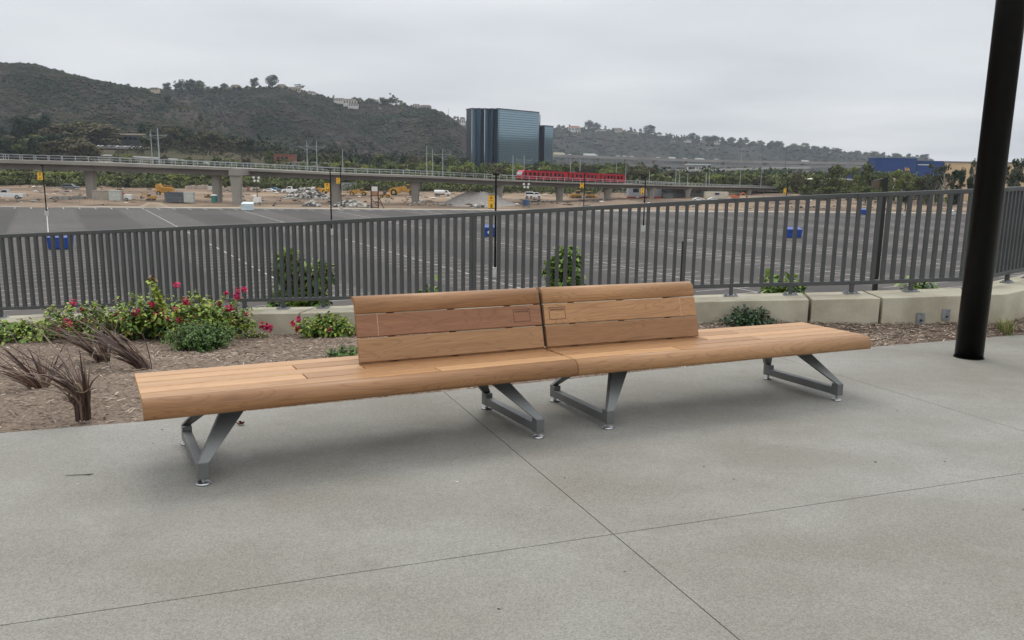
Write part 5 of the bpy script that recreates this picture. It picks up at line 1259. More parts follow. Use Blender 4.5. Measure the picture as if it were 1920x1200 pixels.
def crownq(mb, c, r, n, s, rn, nm=3, sq=.8):
    for k in range(n):
        d = rv(rn); rr = r * rn.random() ** .35; p = Vector(c) + Vector((d.x * rr, d.y * rr, d.z * rr * sq)); nrm = (d + rv(rn) * .9).normalized(); a = nrm.orthogonal().normalized(); b = nrm.cross(a); th = rn.uniform(0, 3.1); a, b = a * math.cos(th) + b * math.sin(th), b * math.cos(th) - a * math.sin(th)
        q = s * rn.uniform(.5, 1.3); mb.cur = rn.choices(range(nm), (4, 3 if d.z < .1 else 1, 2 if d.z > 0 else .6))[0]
        mb.quadp(p - a * q, p - b * q * .6, p + a * q, p + b * q * .6)
def mktree(kind, seed):
    rn = random.Random(seed); nm = {'round': 'round_tree', 'dark': 'conifer_tree', 'brown': 'olive_tree', 'lime': 'willow_tree', 'euc': 'eucalyptus_tree', 'palm': 'palm_tree', 'low': 'scrub_bush', 'umb': 'umbrella_tree', 'ball': 'ball_tree'}[kind]
    root = thing(nm, 'tree', 'tree' if kind != 'low' else 'bush'); tr = MB(); cr_ = MB(); M = dict(round=T_gr, dark=T_dk, brown=T_br, lime=T_li, euc=T_eu, palm=T_dk, low=T_gr, umb=T_dk, ball=T_dk)[kind]
    if kind in ('round', 'brown', 'lime', 'low'):
        hb = .0 if kind == 'low' else .14
        tr.tube([(0, 0, -.05), (rn.gauss(0, .01), 0, hb), (rn.gauss(0, .03), rn.gauss(0, .03), .6)], [.03, .022, .01], 6)
        for k in range(22 if kind != 'low' else 26):
            a = rn.uniform(0, 6.28); z = rn.uniform(hb + .04, .86); rad_ = .34 * math.sin(math.pi * cl((z - hb + .12) / (1.05 - hb))) ** .6 * rn.uniform(.45, 1); c = (math.cos(a) * rad_, math.sin(a) * rad_, z)
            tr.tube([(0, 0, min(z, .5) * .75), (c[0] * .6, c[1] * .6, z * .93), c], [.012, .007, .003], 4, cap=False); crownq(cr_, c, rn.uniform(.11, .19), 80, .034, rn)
    elif kind == 'dark':
        tr.tube([(0, 0, -.05), (0, 0, .95)], [.03, .006], 6)
        for k in range(20):
            z = .12 + .84 * k / 19; r_ = .26 * (1 - z) ** .7 + .03
            for q in range(3): a = rn.uniform(0, 6.28); crownq(cr_, (math.cos(a) * r_ * .6, math.sin(a) * r_ * .6, z + rn.gauss(0, .02)), r_ * .75, 30, .03, rn)
    elif kind == 'euc':
        tr.tube([(0, 0, -.05), (.01, 0, .35), (.03, .01, .7)], [.022, .016, .008], 6)
        for k in range(15):
            a = rn.uniform(0, 6.28); z = rn.uniform(.36, .93); r_ = rn.uniform(.05, .26); c = (math.cos(a) * r_, math.sin(a) * r_, z); tr.tube([(.01, 0, rn.uniform(.2, .5)), (c[0] * .5, c[1] * .5, z * .8), c], [.011, .007, .003], 4, cap=False); crownq(cr_, c, rn.uniform(.07, .14), 75, .027, rn, sq=.7)
    elif kind == 'ball':
        tr.tube([(0, 0, -.05), (0, 0, .5)], [.04, .02], 6)
        for k in range(26): d = rv(rn); crownq(cr_, (d.x * .3, d.y * .3, .6 + d.z * .3), .15, 60, .034, rn)
        crownq(cr_, (0, 0, .6), .3, 300, .04, rn)
    elif kind == 'umb':
        tr.tube([(0, 0, -.05), (.02, 0, .55)], [.035, .02], 6)
        for k in range(14): a = rn.uniform(0, 6.28); r_ = rn.uniform(0, .33); c = (math.cos(a) * r_, math.sin(a) * r_, .72 + rn.uniform(-.12, .14)); tr.tube([(.02, 0, .45), c], [.012, .004], 4, cap=False); crownq(cr_, c, .15, 80, .034, rn)
    else:
        tr.tube([(0, 0, -.03), (.01, 0, .5), (0, .01, .86)], [.016, .012, .01], 6)
        for k in range(26):
            a = 6.28 * k / 26 + rn.gauss(0, .1); el = rn.uniform(-.6, 1.1); L_ = .2; p0 = Vector((0, 0, .86)); d = Vector((math.cos(a) * math.cos(el), math.sin(a) * math.cos(el), math.sin(el))); p1 = p0 + d * L_ * .6; p2 = p1 + Vector((d.x, d.y, d.z - 1.1)) * L_ * .35; s = Vector((-math.sin(a), math.cos(a), 0)) * .028
            cr_.cur = rn.randrange(3); cr_.quadp(p0 - s * .3, p0 + s * .3, p1 + s, p1 - s); cr_.quadp(p1 - s, p1 + s, p2)
    tr.build('trunk', M_trkp if kind == 'euc' else M_trk, root); cr_.build('crown', M, root); return root
PROTO = {}; USED = set()
for kd, ns in (('round', 4), ('dark', 2), ('brown', 2), ('lime', 2), ('euc', 3), ('palm', 1), ('low', 3), ('umb', 1), ('ball', 2)): PROTO[kd] = [mktree(kd, 100 + 7 * i + len(kd)) for i in range(ns)]
RT = random.Random(77)
TREQ = []
def tree(kind, loc, H, W, label, group=None, rz=None):
    TREQ.append((kind, Vector(loc), H, W, label, group, RT.uniform(0, 6.28) if rz is None else rz))
def real_tree(kind, loc, H, W, label, group=None, rz=None):
    pr = RT.choice(PROTO[kind]); rz = RT.uniform(0, 6.28) if rz is None else rz
    sw = {'round': .68, 'brown': .68, 'lime': .68, 'low': .68, 'dark': .5, 'euc': .55, 'palm': .4, 'umb': .72, 'ball': .8}[kind]
    if pr.name in USED: o = dup(pr, loc, rz)
    else: o = pr; USED.add(pr.name); o.location = loc; o.rotation_euler = (0, 0, rz)
    o.scale = (W / sw, W / sw, H); o['label'] = label; o['group'] = group or 'trees'; return o
def ground_z(x, y):
    return foot_z(x, y) if y > 338 else LOT + .2
LMK = [(60, 'at the left edge'), (168, 'above the first viaduct pier'), (240, 'below the low office building'), (330, 'right of the two tall masts'), (440, 'above the tall square pier'), (530, 'by the brick building'), (628, 'above the round pier by the rubble'), (705, 'above the timber sign frame'), (778, 'above the pier right of the sign frame'), (850, 'just left of the glass tower'), (950, 'at the foot of the glass tower'),
       (1030, 'above the front of the red tram'), (1110, 'above the middle of the red tram'), (1190, 'just right of the red tram'), (1270, 'left of the thin masts at right'), (1350, 'below the motorway trucks'), (1430, 'below the motorway bridge'), (1510, 'where the viaduct ends'), (1590, 'by the yellow arched building'), (1680, 'in front of the blue store'), (1770, 'beside the tan building'), (1890, 'right of the black column')]
def lm(px): return min(LMK, key=lambda q: abs(q[0] - px))[1]
ADJ = {'round': 'rounded green tree', 'dark': 'dark green conifer', 'brown': 'olive brown tree', 'lime': 'bright yellow green tree', 'euc': 'open crowned eucalyptus tree', 'palm': 'palm tree', 'low': 'low green bush', 'umb': 'dark flat topped tree', 'ball': 'dark round topped tree'}
def zone(x0, x1, t0, t1, D0, D1, n, kinds, wpx=(18, 34), where=''):
    for k in range(n):
        px = lerp(x0, x1, (k + RT.random()) / n); D = RT.uniform(D0, D1); kd = RT.choice(kinds); topy = RT.uniform(*sorted((lerp(t0[0], t1[0], (px - x0) / (x1 - x0)), lerp(t0[1], t1[1], (px - x0) / (x1 - x0)))))
        g_ = at(px, 300, D); z = ground_z(g_.x, D); top = at(px, topy, D).z; H = max(2.5, top - z); W = RT.uniform(*wpx) * pw(D) * (.6 if kd in ('dark', 'euc') else 1); W = min(W * 1.25, H * 1.8)
        tree(kd, (g_.x, D, z - .2), H, W, f'{ADJ[kd]} {where} {lm(px)}', f'{ADJ[kd]}s {where} {lm(px)}')
# scrub belt directly behind the works (seen under and above the deck)
zone(-30, 500, (316, 330), (322, 334), 312, 336, 54, ['low', 'low', 'round', 'lime', 'brown'], (22, 40), 'behind the viaduct')
zone(480, 880, (312, 328), (316, 330), 315, 345, 44, ['low', 'round', 'lime', 'brown', 'low'], (20, 36), 'behind the viaduct')
zone(480, 880, (296, 312), (300, 314), 370, 440, 34, ['round', 'lime', 'brown', 'round'], (20, 34), 'in the valley')
zone(500, 880, (278, 298), (284, 300), 460, 600, 34, ['round', 'dark', 'brown', 'euc'], (16, 26), 'at the hill foot')
zone(870, 1220, (300, 314), (303, 318), 340, 420, 42, ['round', 'lime', 'round', 'brown'], (22, 36), 'in the valley')
zone(940, 1230, (296, 306), (300, 310), 440, 560, 22, ['round', 'dark', 'round'], (20, 30), 'in the valley')
zone(1180, 1560, (317, 326), (320, 332), 380, 470, 44, ['round', 'lime', 'brown', 'round'], (20, 34), 'in the valley')
zone(1290, 1620, (322, 334), (328, 338), 350, 380, 26, ['round', 'brown', 'low'], (20, 30), 'in the valley')
zone(1240, 1640, (317, 322), (317, 322), 560, 700, 22, ['round', 'dark', 'brown'], (12, 22), 'below the motorway')
def undergrowth(y0, y1, x0, x1, n, h0, h1, mats, s=1.0, seed=5):
    rn = random.Random(seed); mb = MB()
    for k in range(n):
        y = rn.uniform(y0, y1); x = rn.uniform(x0, x1); z = ground_z(x, y); h = rn.uniform(h0, h1) * (1 + .5 * noise.noise(Vector((x * .04, y * .04, seed)))); w_ = h * rn.uniform(.7, 1.2)
        hue = noise.noise(Vector((x * .06, y * .06, seed + 3)))
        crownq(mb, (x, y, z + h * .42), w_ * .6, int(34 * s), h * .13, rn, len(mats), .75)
    return struct(mb.build('undergrowth', mats), 'stuff')
undergrowth(303, 322, -215, 30, 420, 2.5, 5.5, T_gr, seed=5); undergrowth(318, 338, -230, 60, 300, 5, 8, [T_gr[1], T_gr[0], T_br[0]], seed=6)
undergrowth(345, 430, -150, 190, 520, 4, 8, [T_gr[0], T_gr[1], T_gr[2]], seed=7); undergrowth(430, 560, -120, 260, 420, 5, 9, [T_gr[1], T_gr[0], T_dk[0]], seed=8)
undergrowth(500, 600, -240, -90, 260, 3, 6, [T_br[0], T_dk[0], T_br[1]], seed=19); undergrowth(345, 440, -330, -60, 420, 1.2, 2.6, [T_br[0], T_gr[1], T_br[1]], seed=9); undergrowth(605, 720, -420, -60, 520, 6, 13, [T_dk[0], T_gr[1], T_br[0]], seed=10); undergrowth(560, 700, -60, 420, 320, 3, 6, [T_dk[0], T_gr[1], T_gr[0]], seed=11)
undergrowth(262, 300, 118, 260, 200, 2, 4.5, [T_gr[0], T_gr[1], T_li[1]], seed=12)
# left slope
zone(-40, 160, (250, 268), (248, 264), 420, 520, 26, ['round', 'ball', 'brown', 'dark'], (34, 54), 'above the viaduct')
zone(34, 100, (212, 226), (212, 226), 560, 590, 7, ['dark', 'dark', 'ball'], (34, 46), 'tall on the slope')
zone(95, 195, (222, 240), (226, 242), 550, 585, 11, ['brown', 'brown', 'round'], (44, 62), 'on the slope')
zone(272, 480, (226, 256), (254, 278), 560, 640, 36, ['dark', 'round', 'ball', 'euc', 'brown'], (28, 46), 'on the slope')
zone(190, 290, (240, 252), (240, 252), 640, 680, 10, ['dark', 'euc', 'brown'], (20, 30), 'behind the office building')
zone(200, 480, (284, 292), (292, 300), 370, 400, 12, ['round', 'brown', 'lime', 'low'], (14, 26), 'along the slope road')
# right group
for kd, px, ty, by, w_, D in (('round', 1572, 303, 356, 44, 330), ('lime', 1600, 308, 350, 36, 340), ('round', 1636, 302, 366, 56, 300), ('lime', 1684, 314, 360, 46, 290), ('round', 1662, 318, 366, 40, 280), ('lime', 1700, 318, 362, 30, 285), ('round', 1540, 322, 352, 36, 350), ('brown', 1500, 322, 352, 34, 350),
                              ('euc', 1776, 296, 368, 44, 260), ('euc', 1758, 304, 360, 40, 262), ('brown', 1745, 322, 362, 44, 265), ('round', 1728, 326, 362, 32, 268), ('round', 1516, 346, 366, 34, 300), ('low', 1560, 348, 368, 44, 290), ('low', 1590, 350, 368, 40, 288), ('round', 1630, 346, 370, 40, 270),
                              ('euc', 1827, 297, 352, 26, 240), ('umb', 1824, 324, 366, 18, 215), ('umb', 1808, 306, 360, 14, 220), ('umb', 1800, 312, 360, 12, 225), ('euc', 1912, 276, 372, 46, 190), ('euc', 1898, 292, 372, 34, 195), ('euc', 1940, 290, 372, 40, 200), ('umb', 1708, 348, 366, 24, 262)):
    g_ = at(px, 300, D); top = at(px, ty, D).z; z = max(LOT, at(px, by, D).z) if by else LOT; z = LOT + .1; tree(kd, (g_.x, D, z), top - z, w_ * pw(D) * .85, f'{ADJ[kd]} rising {"high" if ty < 306 else "low" if ty > 335 else ""} {lm(px)}'.replace('  ', ' '), f'{ADJ[kd]}s {lm(px)}')
# dark trees climbing the folds of the near hills
def hilltrees(nm, sk, px0, px1, v0, v1, n, kinds, hm, label, grp):
    for k in range(n):
        px = RT.uniform(px0, px1); u = (px - sk[0][0]) / (sk[-1][0] - sk[0][0]); p = HILLS[nm](u, RT.uniform(v0, v1)); kd = RT.choice(kinds); h_ = RT.uniform(*hm)
        tree(kd, p - Vector((0, 0, .5)), h_, h_ * RT.uniform(.7, 1.1), label, grp)
hilltrees('A', SKA, 300, 500, .35, .98, 60, ['round', 'dark', 'ball', 'brown'], (6, 12), 'dark tree in the fold between the two near hills', 'dark trees in the hill fold')
hilltrees('A', SKA, 0, 300, .05, .3, 50, ['round', 'ball', 'brown', 'dark'], (6, 12), 'dark tree on the lower left hillside', 'dark trees on the lower left hillside')
hilltrees('A', SKA, 20, 300, .3, .95, 26, ['ball', 'round'], (3, 5), 'small dark bush tree on the open left hillside', 'bush trees on the left hillside')
hilltrees('B', SKB, 420, 900, .0, .3, 60, ['round', 'ball', 'brown'], (6, 11), 'dark tree at the foot of the middle hill', 'dark trees at the foot of the middle hill')
hilltrees('B', SKB, 560, 860, .55, .98, 34, ['round', 'ball'], (4, 9), 'dark tree high on the middle hillside', 'dark trees high on the middle hillside')
# ridge trees and houses
def ridge(sk, Dr, kd, px, w_, h_, label, group, dy=1.5):
    py = interp(sk, px)[0]; p = at(px, py + dy, Dr); k = pw(Dr); tree(kd, p, h_ * k, w_ * k, label, group)
for kd, px, w_, h_, lb in (('ball', 314, 17, 17, 'dark rounded tree on the ridge left of the tall clump'), ('ball', 421, 14, 13, 'lone flat topped tree on the ridge left of the big house'), ('umb', 404, 13, 8, 'small flat tree next to the lone flat topped ridge tree'),
                           ('ball', 478, 18, 22, 'tall tree on the ridge between the two big houses'), ('ball', 511, 24, 26, 'largest round crowned tree on the ridge above the long villa'), ('round', 533, 10, 9, 'small tree behind the long ridge villa'), ('euc', 562, 16, 14, 'open tree at the right of the long ridge villa'), ('round', 240, 8, 6, 'tiny tree on the bare left ridge')):
    ridge(SKB if px > 300 else SKA, 1345 if px > 300 else 1045, kd, px, w_, h_, lb, 'ridge trees above the houses')
for i, px in enumerate((332, 337, 342, 347, 352, 357, 361, 365, 370, 375, 380)): ridge(SKB, 1345, RT.choice(['euc', 'round', 'ball', 'round']), px, 14, RT.uniform(15, 22), 'tree in the tall clump on the left part of the ridge', 'tall clump on the left ridge')
for i in range(40): ridge(SKB, 1340 - RT.uniform(0, 30), RT.choice(['round', 'round', 'ball', 'dark']), 298 + i * 6 + RT.uniform(-4, 4), 11, RT.uniform(5, 10), 'low dark tree along the ridge line left of the villa', 'low trees on the left ridge line', 2.5)
for px, w_, h_, kd in ((626, 5, 10, 'euc'), (665, 15, 13, 'ball'), (673, 15, 13, 'round'), (682, 14, 12, 'round'), (693, 15, 14, 'ball'), (700, 15, 14, 'round'), (708, 13, 12, 'round'), (717, 16, 18, 'round'), (724, 14, 15, 'ball'), (729, 15, 16, 'round'), (735, 14, 27, 'euc'), (742, 14, 24, 'euc'), (750, 13, 16, 'round'), (758, 12, 12, 'round'), (772, 12, 7, 'round'), (790, 12, 7, 'round'), (815, 10, 6, 'round'), (832, 8, 7, 'dark'), (844, 7, 6, 'round')):
    ridge(SKB, 1345, kd, px, w_, h_, f'{ADJ[kd]} on the middle ridge {"tallest of its clump" if h_ > 20 else "among the houses"}', f'{ADJ[kd]}s on the middle ridge {h_ > 20}', 3)
for px in (848, 853, 858, 864, 869): ridge(SKC, 2400, 'euc', px, 6, RT.uniform(10, 14), 'slender tree on the far ridge just left of the glass tower', 'slender trees left of the tower')
for px, w_, h_, kd in ((1048, 10, 12, 'round'), (1056, 10, 11, 'round'), (1068, 6, 12, 'dark'), (1095, 9, 9, 'round'), (1104, 18, 20, 'ball'), (1118, 18, 16, 'ball'), (1135, 8, 12, 'dark'), (1152, 7, 8, 'round'), (1182, 8, 14, 'dark'), (1190, 8, 10, 'round'), (1200, 10, 12, 'round'), (1217, 24, 21, 'ball'), (1228, 10, 10, 'round'), (1297, 16, 16, 'ball')):
    ridge(SKC, 2470, kd, px, w_, h_, f'{ADJ[kd]} on the far right ridge beside the white houses', f'{ADJ[kd]}s on the far right ridge', 3)
for i in range(20): ridge(SKC, 2480, 'palm', 1248 + i * 7 + RT.uniform(-2, 2) if i < 16 else 1325 + (i - 16) * 9, 4.5, RT.uniform(8, 12), 'tiny palm in the row along the far ridge', 'row of palms on the far ridge', 1)
for i in range(64):
    px = 1240 + i * 7.9 + RT.uniform(-4, 4); kd = RT.choice(['round', 'round', 'ball', 'dark']); ridge(SKC, 2480 - RT.uniform(0, 100), kd, px, RT.uniform(12, 20), RT.uniform(7, 15) * (1.25 if i in (19, 20, 34, 40) else 1), f'hazy grey green {kd.replace("ball", "dense").replace("dark", "pointed")} tree on the far right ridge line', f'{kd} trees on the hazy ridge', 4)
for i in range(26): ridge(SKC, 2460, 'round', 1035 + i * 8 + RT.uniform(-3, 3), 10, RT.uniform(4, 8), 'low rounded tree on the far ridge right of the glass tower', 'low trees right of the tower', 3)
M_hw = mat('house_white', (.6, .57, .52), .8, (.5, .47, .42), sc=.1); M_ht = mat('house_tan', (.42, .35, .27), .8); M_rr = mat('roof_red', (.32, .12, .08), .85); M_rd = mat('roof_dark', (.14, .11, .09), .9)
def house(sk, Dr, px, w_, h_, label, m=None, roof=None, dy=1.0, nw=3, group=None, y=None):
    py = interp(sk, px)[0] if y is None else y; p = at(px, py + dy, Dr); k = pw(Dr); W, H = w_ * k, h_ * k; root = thing('house', label, 'house', tuple(p), 0, group)
    mb = MB(); mb.box(-W / 2, W / 2, 0, 8, -4, H * .65); mb.build('wall', m or M_hw, root)
    mb = MB(); mb.hexa([(-W / 2 - .6, -.6, H * .65), (W / 2 + .6, -.6, H * .65), (W / 2 + .6, 8.6, H * .65), (-W / 2 - .6, 8.6, H * .65), (-W * .35, 3.6, H), (W * .35, 3.6, H), (W * .35, 4.4, H), (-W * .35, 4.4, H)]); mb.build('roof', roof or M_rd, root)
    for i in range(nw): x = -W / 2 + W * (i + .5) / nw; mb = MB(); mb.box(x - W / nw * .28, x + W / nw * .28, -.12, -.02, H * .15, H * .5); mb.build('window', M_glass, root)
    return root
house(SKA, 1040, 288, 14, 5, 'low brown roofed house where the left ridge meets the tree line', M_ht); house(SKB, 1340, 303, 10, 4, 'tiny white house beside the dark rounded ridge tree'); house(SKB, 1340, 322, 8, 4, 'tiny pale house under the tall ridge clump', M_ht)
house(SKB, 1335, 441, 17, 11, 'tan gabled house on the ridge left of the tall tree', M_ht, M_rd, 2); house(SKB, 1335, 458, 20, 6, 'wide low tan house next to the gabled house', M_ht, M_rd, 3, 5); house(SKB, 1335, 498, 12, 5, 'small tan house at the left of the villa', M_ht, dy=2)
house(SKB, 1335, 527, 16, 11, 'two storey tan part of the hilltop villa', M_ht, M_rd, 3); house(SKB, 1330, 545, 34, 9, 'long low hilltop villa with a dark roof', M_ht, M_rd, 6, 8); house(SKB, 1335, 578, 24, 5, 'flat roofed pale house at the right of the villa', M_hw, M_rd, 4, 6)
house(SKB, 1335, 636, 20, 6, 'white house at the left of the middle ridge', dy=2, nw=5); house(SKB, 1330, 656, 24, 9, 'white two part house in the middle ridge', dy=3, nw=5); house(SKB, 1325, 662, 18, 6, 'long white house just below the middle ridge line', dy=7, nw=4); house(SKB, 1335, 780, 14, 8, 'white house near the right end of the middle ridge'); house(SKB, 1335, 798, 20, 8, 'tan house at the right end of the middle ridge', M_ht, dy=2, nw=5); house(SKB, 1320, 710, 8, 4, 'tiny white house among the tallest ridge trees', dy=9)
house(SKC, 2380, 867, 10, 12, 'tall pale house at the left edge of the glass tower', M_hw, M_rd, 4); house(SKC, 2440, 1077, 22, 9, 'white house with red roof right of the glass tower', M_hw, M_rr, 3, 4); house(SKC, 2430, 1083, 9, 11, 'white house front stepping down the far ridge', M_hw, M_rd, 9, 2)
house(SKC, 2440, 1127, 20, 5, 'long white house right of the dark ridge tree', M_hw, M_rd, 4, 4); house(SKC, 2440, 1160, 14, 6, 'pale house in the middle of the far ridge', M_ht, dy=1); house(SKC, 2440, 1188, 18, 4, 'low pale house left of the big rounded tree', M_ht, dy=4)
for i, px in enumerate((1262, 1290, 1320, 1345, 1458, 1556, 1668, 1690)): house(SKC, 2440, px, RT.uniform(8, 14), 4, 'tiny pale house under the palms on the far ridge', M_hw if i % 2 else M_ht, M_rd, 3, 2, 'tiny houses on the hazy ridge')

# the 300 trees that show largest (and the singular ridge trees) stand as trees of their own; the rest is the far wood
cnt = {}
for q in TREQ: cnt[q[4]] = cnt.get(q[4], 0) + 1
TREQ.sort(key=lambda q: -(q[2] * q[3] / (q[1].y ** 2) * (30 if cnt[q[4]] == 1 and q[1].y > 1000 else 12 if q[0] == 'palm' else 5 if q[1].y > 1300 and q[5] and 'ridge' in q[5] else 1)))
for q in TREQ[:300]: real_tree(*q)
rn = random.Random(5); wood_ = {}
for kd, lc, H, W, lb, gr, rz in TREQ[300:]:
    M_ = {'round': 0, 'low': 0, 'lime': 3, 'brown': 2, 'dark': 1, 'ball': 1, 'umb': 1, 'palm': 1, 'euc': 4}[kd]
    mb = wood_.setdefault(M_, MB()); n_ = 14 if lc.y < 1500 else 10
    for j in range(n_):
        a = rn.uniform(0, 6.28); z = rn.uniform(.2, .85); r_ = W * .33 * math.sin(math.pi * min(1, z * .95 + .1)) ** .5 * rn.uniform(.3, 1) * ((1.2 - z) if kd == 'dark' else 1)
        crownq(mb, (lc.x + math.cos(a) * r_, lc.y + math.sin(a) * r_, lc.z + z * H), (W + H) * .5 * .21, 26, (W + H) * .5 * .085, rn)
allm = [T_gr, T_dk, T_br, T_li, T_eu]; wm = MB(); mats_ = []
for k, mb in wood_.items():
    b0_ = len(wm.v); m0 = len(mats_); mats_ += allm[k]; wm.v += mb.v; wm.f += [tuple(i + b0_ for i in f) for f in mb.f]; wm.m += [i + m0 for i in mb.m]
struct(wm.build('distant_woods', mats_), 'stuff')
for kd in PROTO:
    for pr in PROTO[kd]:
        if pr.name not in USED:
            for ch in list(pr.children): bpy.data.objects.remove(ch)
            bpy.data.objects.remove(pr)

# ================================================================ BUILDINGS
def gmat(name, c, c2, fl, metal=.75, rough=.08):
    m = bpy.data.materials.new(name); m.use_nodes = True; t = m.node_tree; N = t.nodes.new; L = t.links.new; b = t.nodes['Principled BSDF']; b.inputs['Metallic'].default_value = metal; b.inputs['Roughness'].default_value = rough
    tc = N('ShaderNodeTexCoord'); s = N('ShaderNodeSeparateXYZ'); L(tc.outputs['Object'], s.inputs[0])
    d = N('ShaderNodeMath'); d.operation = 'DIVIDE'; L(s.outputs[2], d.inputs[0]); d.inputs[1].default_value = fl; f = N('ShaderNodeMath'); f.operation = 'FRACT'; L(d.outputs[0], f.inputs[0])
    g = N('ShaderNodeMath'); g.operation = 'LESS_THAN'; L(f.outputs[0], g.inputs[0]); g.inputs[1].default_value = .3
    mx = N('ShaderNodeMixRGB'); L(g.outputs[0], mx.inputs[0]); mx.inputs[1].default_value = c + (1,); mx.inputs[2].default_value = c2 + (1,); L(mx.outputs[0], b.inputs['Base Color'])
    n = N('ShaderNodeTexNoise'); n.inputs['Scale'].default_value = .25; n.inputs['Detail'].default_value = 2; L(tc.outputs['Object'], n.inputs['Vector']); bp = N('ShaderNodeBump'); bp.inputs['Strength'].default_value = .12; bp.inputs['Distance'].default_value = .08; L(n.outputs[0], bp.inputs['Height']); L(bp.outputs[0], b.inputs['Normal'])
    return m
G1 = gmat('tower_glass', (.27, .37, .42), (.10, .155, .19), 1.75); G2 = gmat('tower_glass_dark', (.07, .135, .19), (.035, .065, .1), 1.75); G3 = gmat('tower_glass_navy', (.02, .05, .11), (.015, .035, .08), 1.75); G4 = gmat('tower_side', (.07, .08, .10), (.05, .06, .075), 1.75, .4, .3); G5 = gmat('tower_glass_bright', (.5, .6, .64), (.28, .35, .39), 1.75)
tw = thing('glass_tower', 'tall dark blue mirror glass office tower with fluted left side and a lower wing', 'office tower', (0, 0, 0))
FP = [(874, 654, None), (885, 640, G4), (891.5, 644, G5), (899, 640, G2), (901, 644, G3), (909, 640.5, G2), (914, 645, G5), (922, 640, G2), (925, 644, G3), (934, 638, G2), (1009, 678, G1)]
ztop = lambda px: at(px, 205.0 if px < 935 else lerp(205, 208.5, (px - 934) / 75), 640 if px < 935 else 640 + (px - 934) / 75 * 40).z
zt = at(934, 205, 638).z
for (a, b) in zip(FP, FP[1:]):
    pa, pb = at(a[0], 300, a[1]), at(b[0], 300, b[1]); mb = MB(); d = Vector((pb.x - pa.x, pb.y - pa.y, 0)).normalized(); n_ = Vector((-d.y, d.x, 0)) * .6
    mb.hexa([(pa.x, pa.y, -10), (pb.x, pb.y, -10), (pb.x + n_.x, pb.y + n_.y, -10), (pa.x + n_.x, pa.y + n_.y, -10), (pa.x, pa.y, zt), (pb.x, pb.y, zt), (pb.x + n_.x, pb.y + n_.y, zt), (pa.x + n_.x, pa.y + n_.y, zt)]); mb.build('facade', b[2], tw)
    mb = MB(); q = Vector((0, 0, zt + .45)); mb.bar(Vector((pa.x, pa.y, 0)) + q, Vector((pb.x, pb.y, 0)) + q, .8, .9); mb.build('parapet', G4, tw)
P = [at(px, 300, D_) for px, D_, _ in FP]; R1 = at(1012, 300, 715); R0 = at(876, 300, 715); mb = MB(); ring = [(p.x, p.y) for p in P] + [(R1.x, R1.y), (R0.x, R0.y)]; base = 0
mb.v = [(x, y, zt - .05) for x, y in ring]; mb.face(tuple(range(len(ring)))); mb.build('roof', M_dark, tw); mb = MB(); p_ = at(905, 203, 670); mb.box(p_.x - 5, p_.x + 4, 668, 676, zt, zt + 1.8); mb.build('roof_plant', G4, tw)
mb = MB(); mb.quadp((P[-1].x, P[-1].y, -10), (R1.x, R1.y, -10), (R1.x, R1.y, zt), (P[-1].x, P[-1].y, zt)); mb.quadp((P[0].x, P[0].y, -10), (R0.x, R0.y, -10), (R0.x, R0.y, zt), (P[0].x, P[0].y, zt)); mb.build('side_wall', G4, tw)
ww = [(1008, 700, None), (1020, 694, G3), (1036, 704, G1)]; zw = at(1020, 234, 672).z
for a, b in zip(ww, ww[1:]):
    pa, pb = at(a[0], 300, a[1]), at(b[0], 300, b[1]); mb = MB(); mb.hexa([(pa.x, pa.y, -10), (pb.x, pb.y, -10), (pb.x, pb.y + 12, -10), (pa.x, pa.y + 12, -10), (pa.x, pa.y, zw), (pb.x, pb.y, zw), (pb.x, pb.y + 12, zw), (pa.x, pa.y + 12, zw)]); mb.build('lower_wing', b[2], tw)
    mb = MB(); q = Vector((0, 0, zw + .3)); mb.bar(Vector((pa.x, pa.y, 0)) + q, Vector((pb.x, pb.y, 0)) + q, .7, .7); mb.build('parapet', G4, tw)
def block(name, label, cat, px0, px1, yt, yb, D, m, dep=14, wins=(), winm=None, roofm=None, rooft=.5, zb=None):
    a, b = at(px0, 300, D), at(px1, 300, D); z1 = at((px0 + px1) / 2, yt, D).z; z0 = at((px0 + px1) / 2, yb, D).z if zb is None else zb; root = thing(name, label, cat, ((a.x + b.x) / 2, D, z0)); W = b.x - a.x; H = z1 - z0
    mb = MB(); mb.box(-W / 2, W / 2, 0, dep, 0, H); mb.build('wall', m, root); mb = MB(); mb.box(-W / 2 - .25, W / 2 + .25, -.25, dep + .25, H, H + rooft); mb.build('roof', roofm or m, root)
    k = pw(D)
    for wx0, wx1, wy0, wy1 in wins:
        p0 = at(wx0, wy1, D); p1 = at(wx1, wy0, D); cx_ = (a.x + b.x) / 2; mb = MB(); mb.box(p0.x - cx_, p1.x - cx_, -.12, -.02, p0.z - z0, p1.z - z0); mb.build('window', winm or M_glass, root)
    return root
M_nvy = mat('store_blue', (.012, .05, .20), .55, (.01, .042, .17), sc=.1); M_tan = mat('building_tan', (.62, .45, .28), .85, (.52, .37, .22), sc=.12); M_yb = mat('building_yellow', (.55, .44, .19), .8)
st = block('blue_store', 'large plain dark blue store with a yellow letter A behind the trees at right', 'store', 1641, 1719, 298, 345, 470, M_nvy, 9, zb=LOT)
text('sign_letters', 'EA', at(1700, 313, 470).z - at(1700, 320.5, 470).z, mat('sign_yellow', (.75, .38, .02), .5), st, (at(1707, 300, 470).x - st.location.x, -.3, at(1700, 320, 470).z - LOT), (rad(90), 0, 0), .15, 'RIGHT', .05)
block('blue_store', 'lower dark blue annex with a thin white stripe right of the blue store', 'store', 1719.5, 1790, 303.5, 345, 472, M_nvy, 8, wins=[(1721, 1742, 308.3, 309.5)], winm=M_offw, zb=LOT)
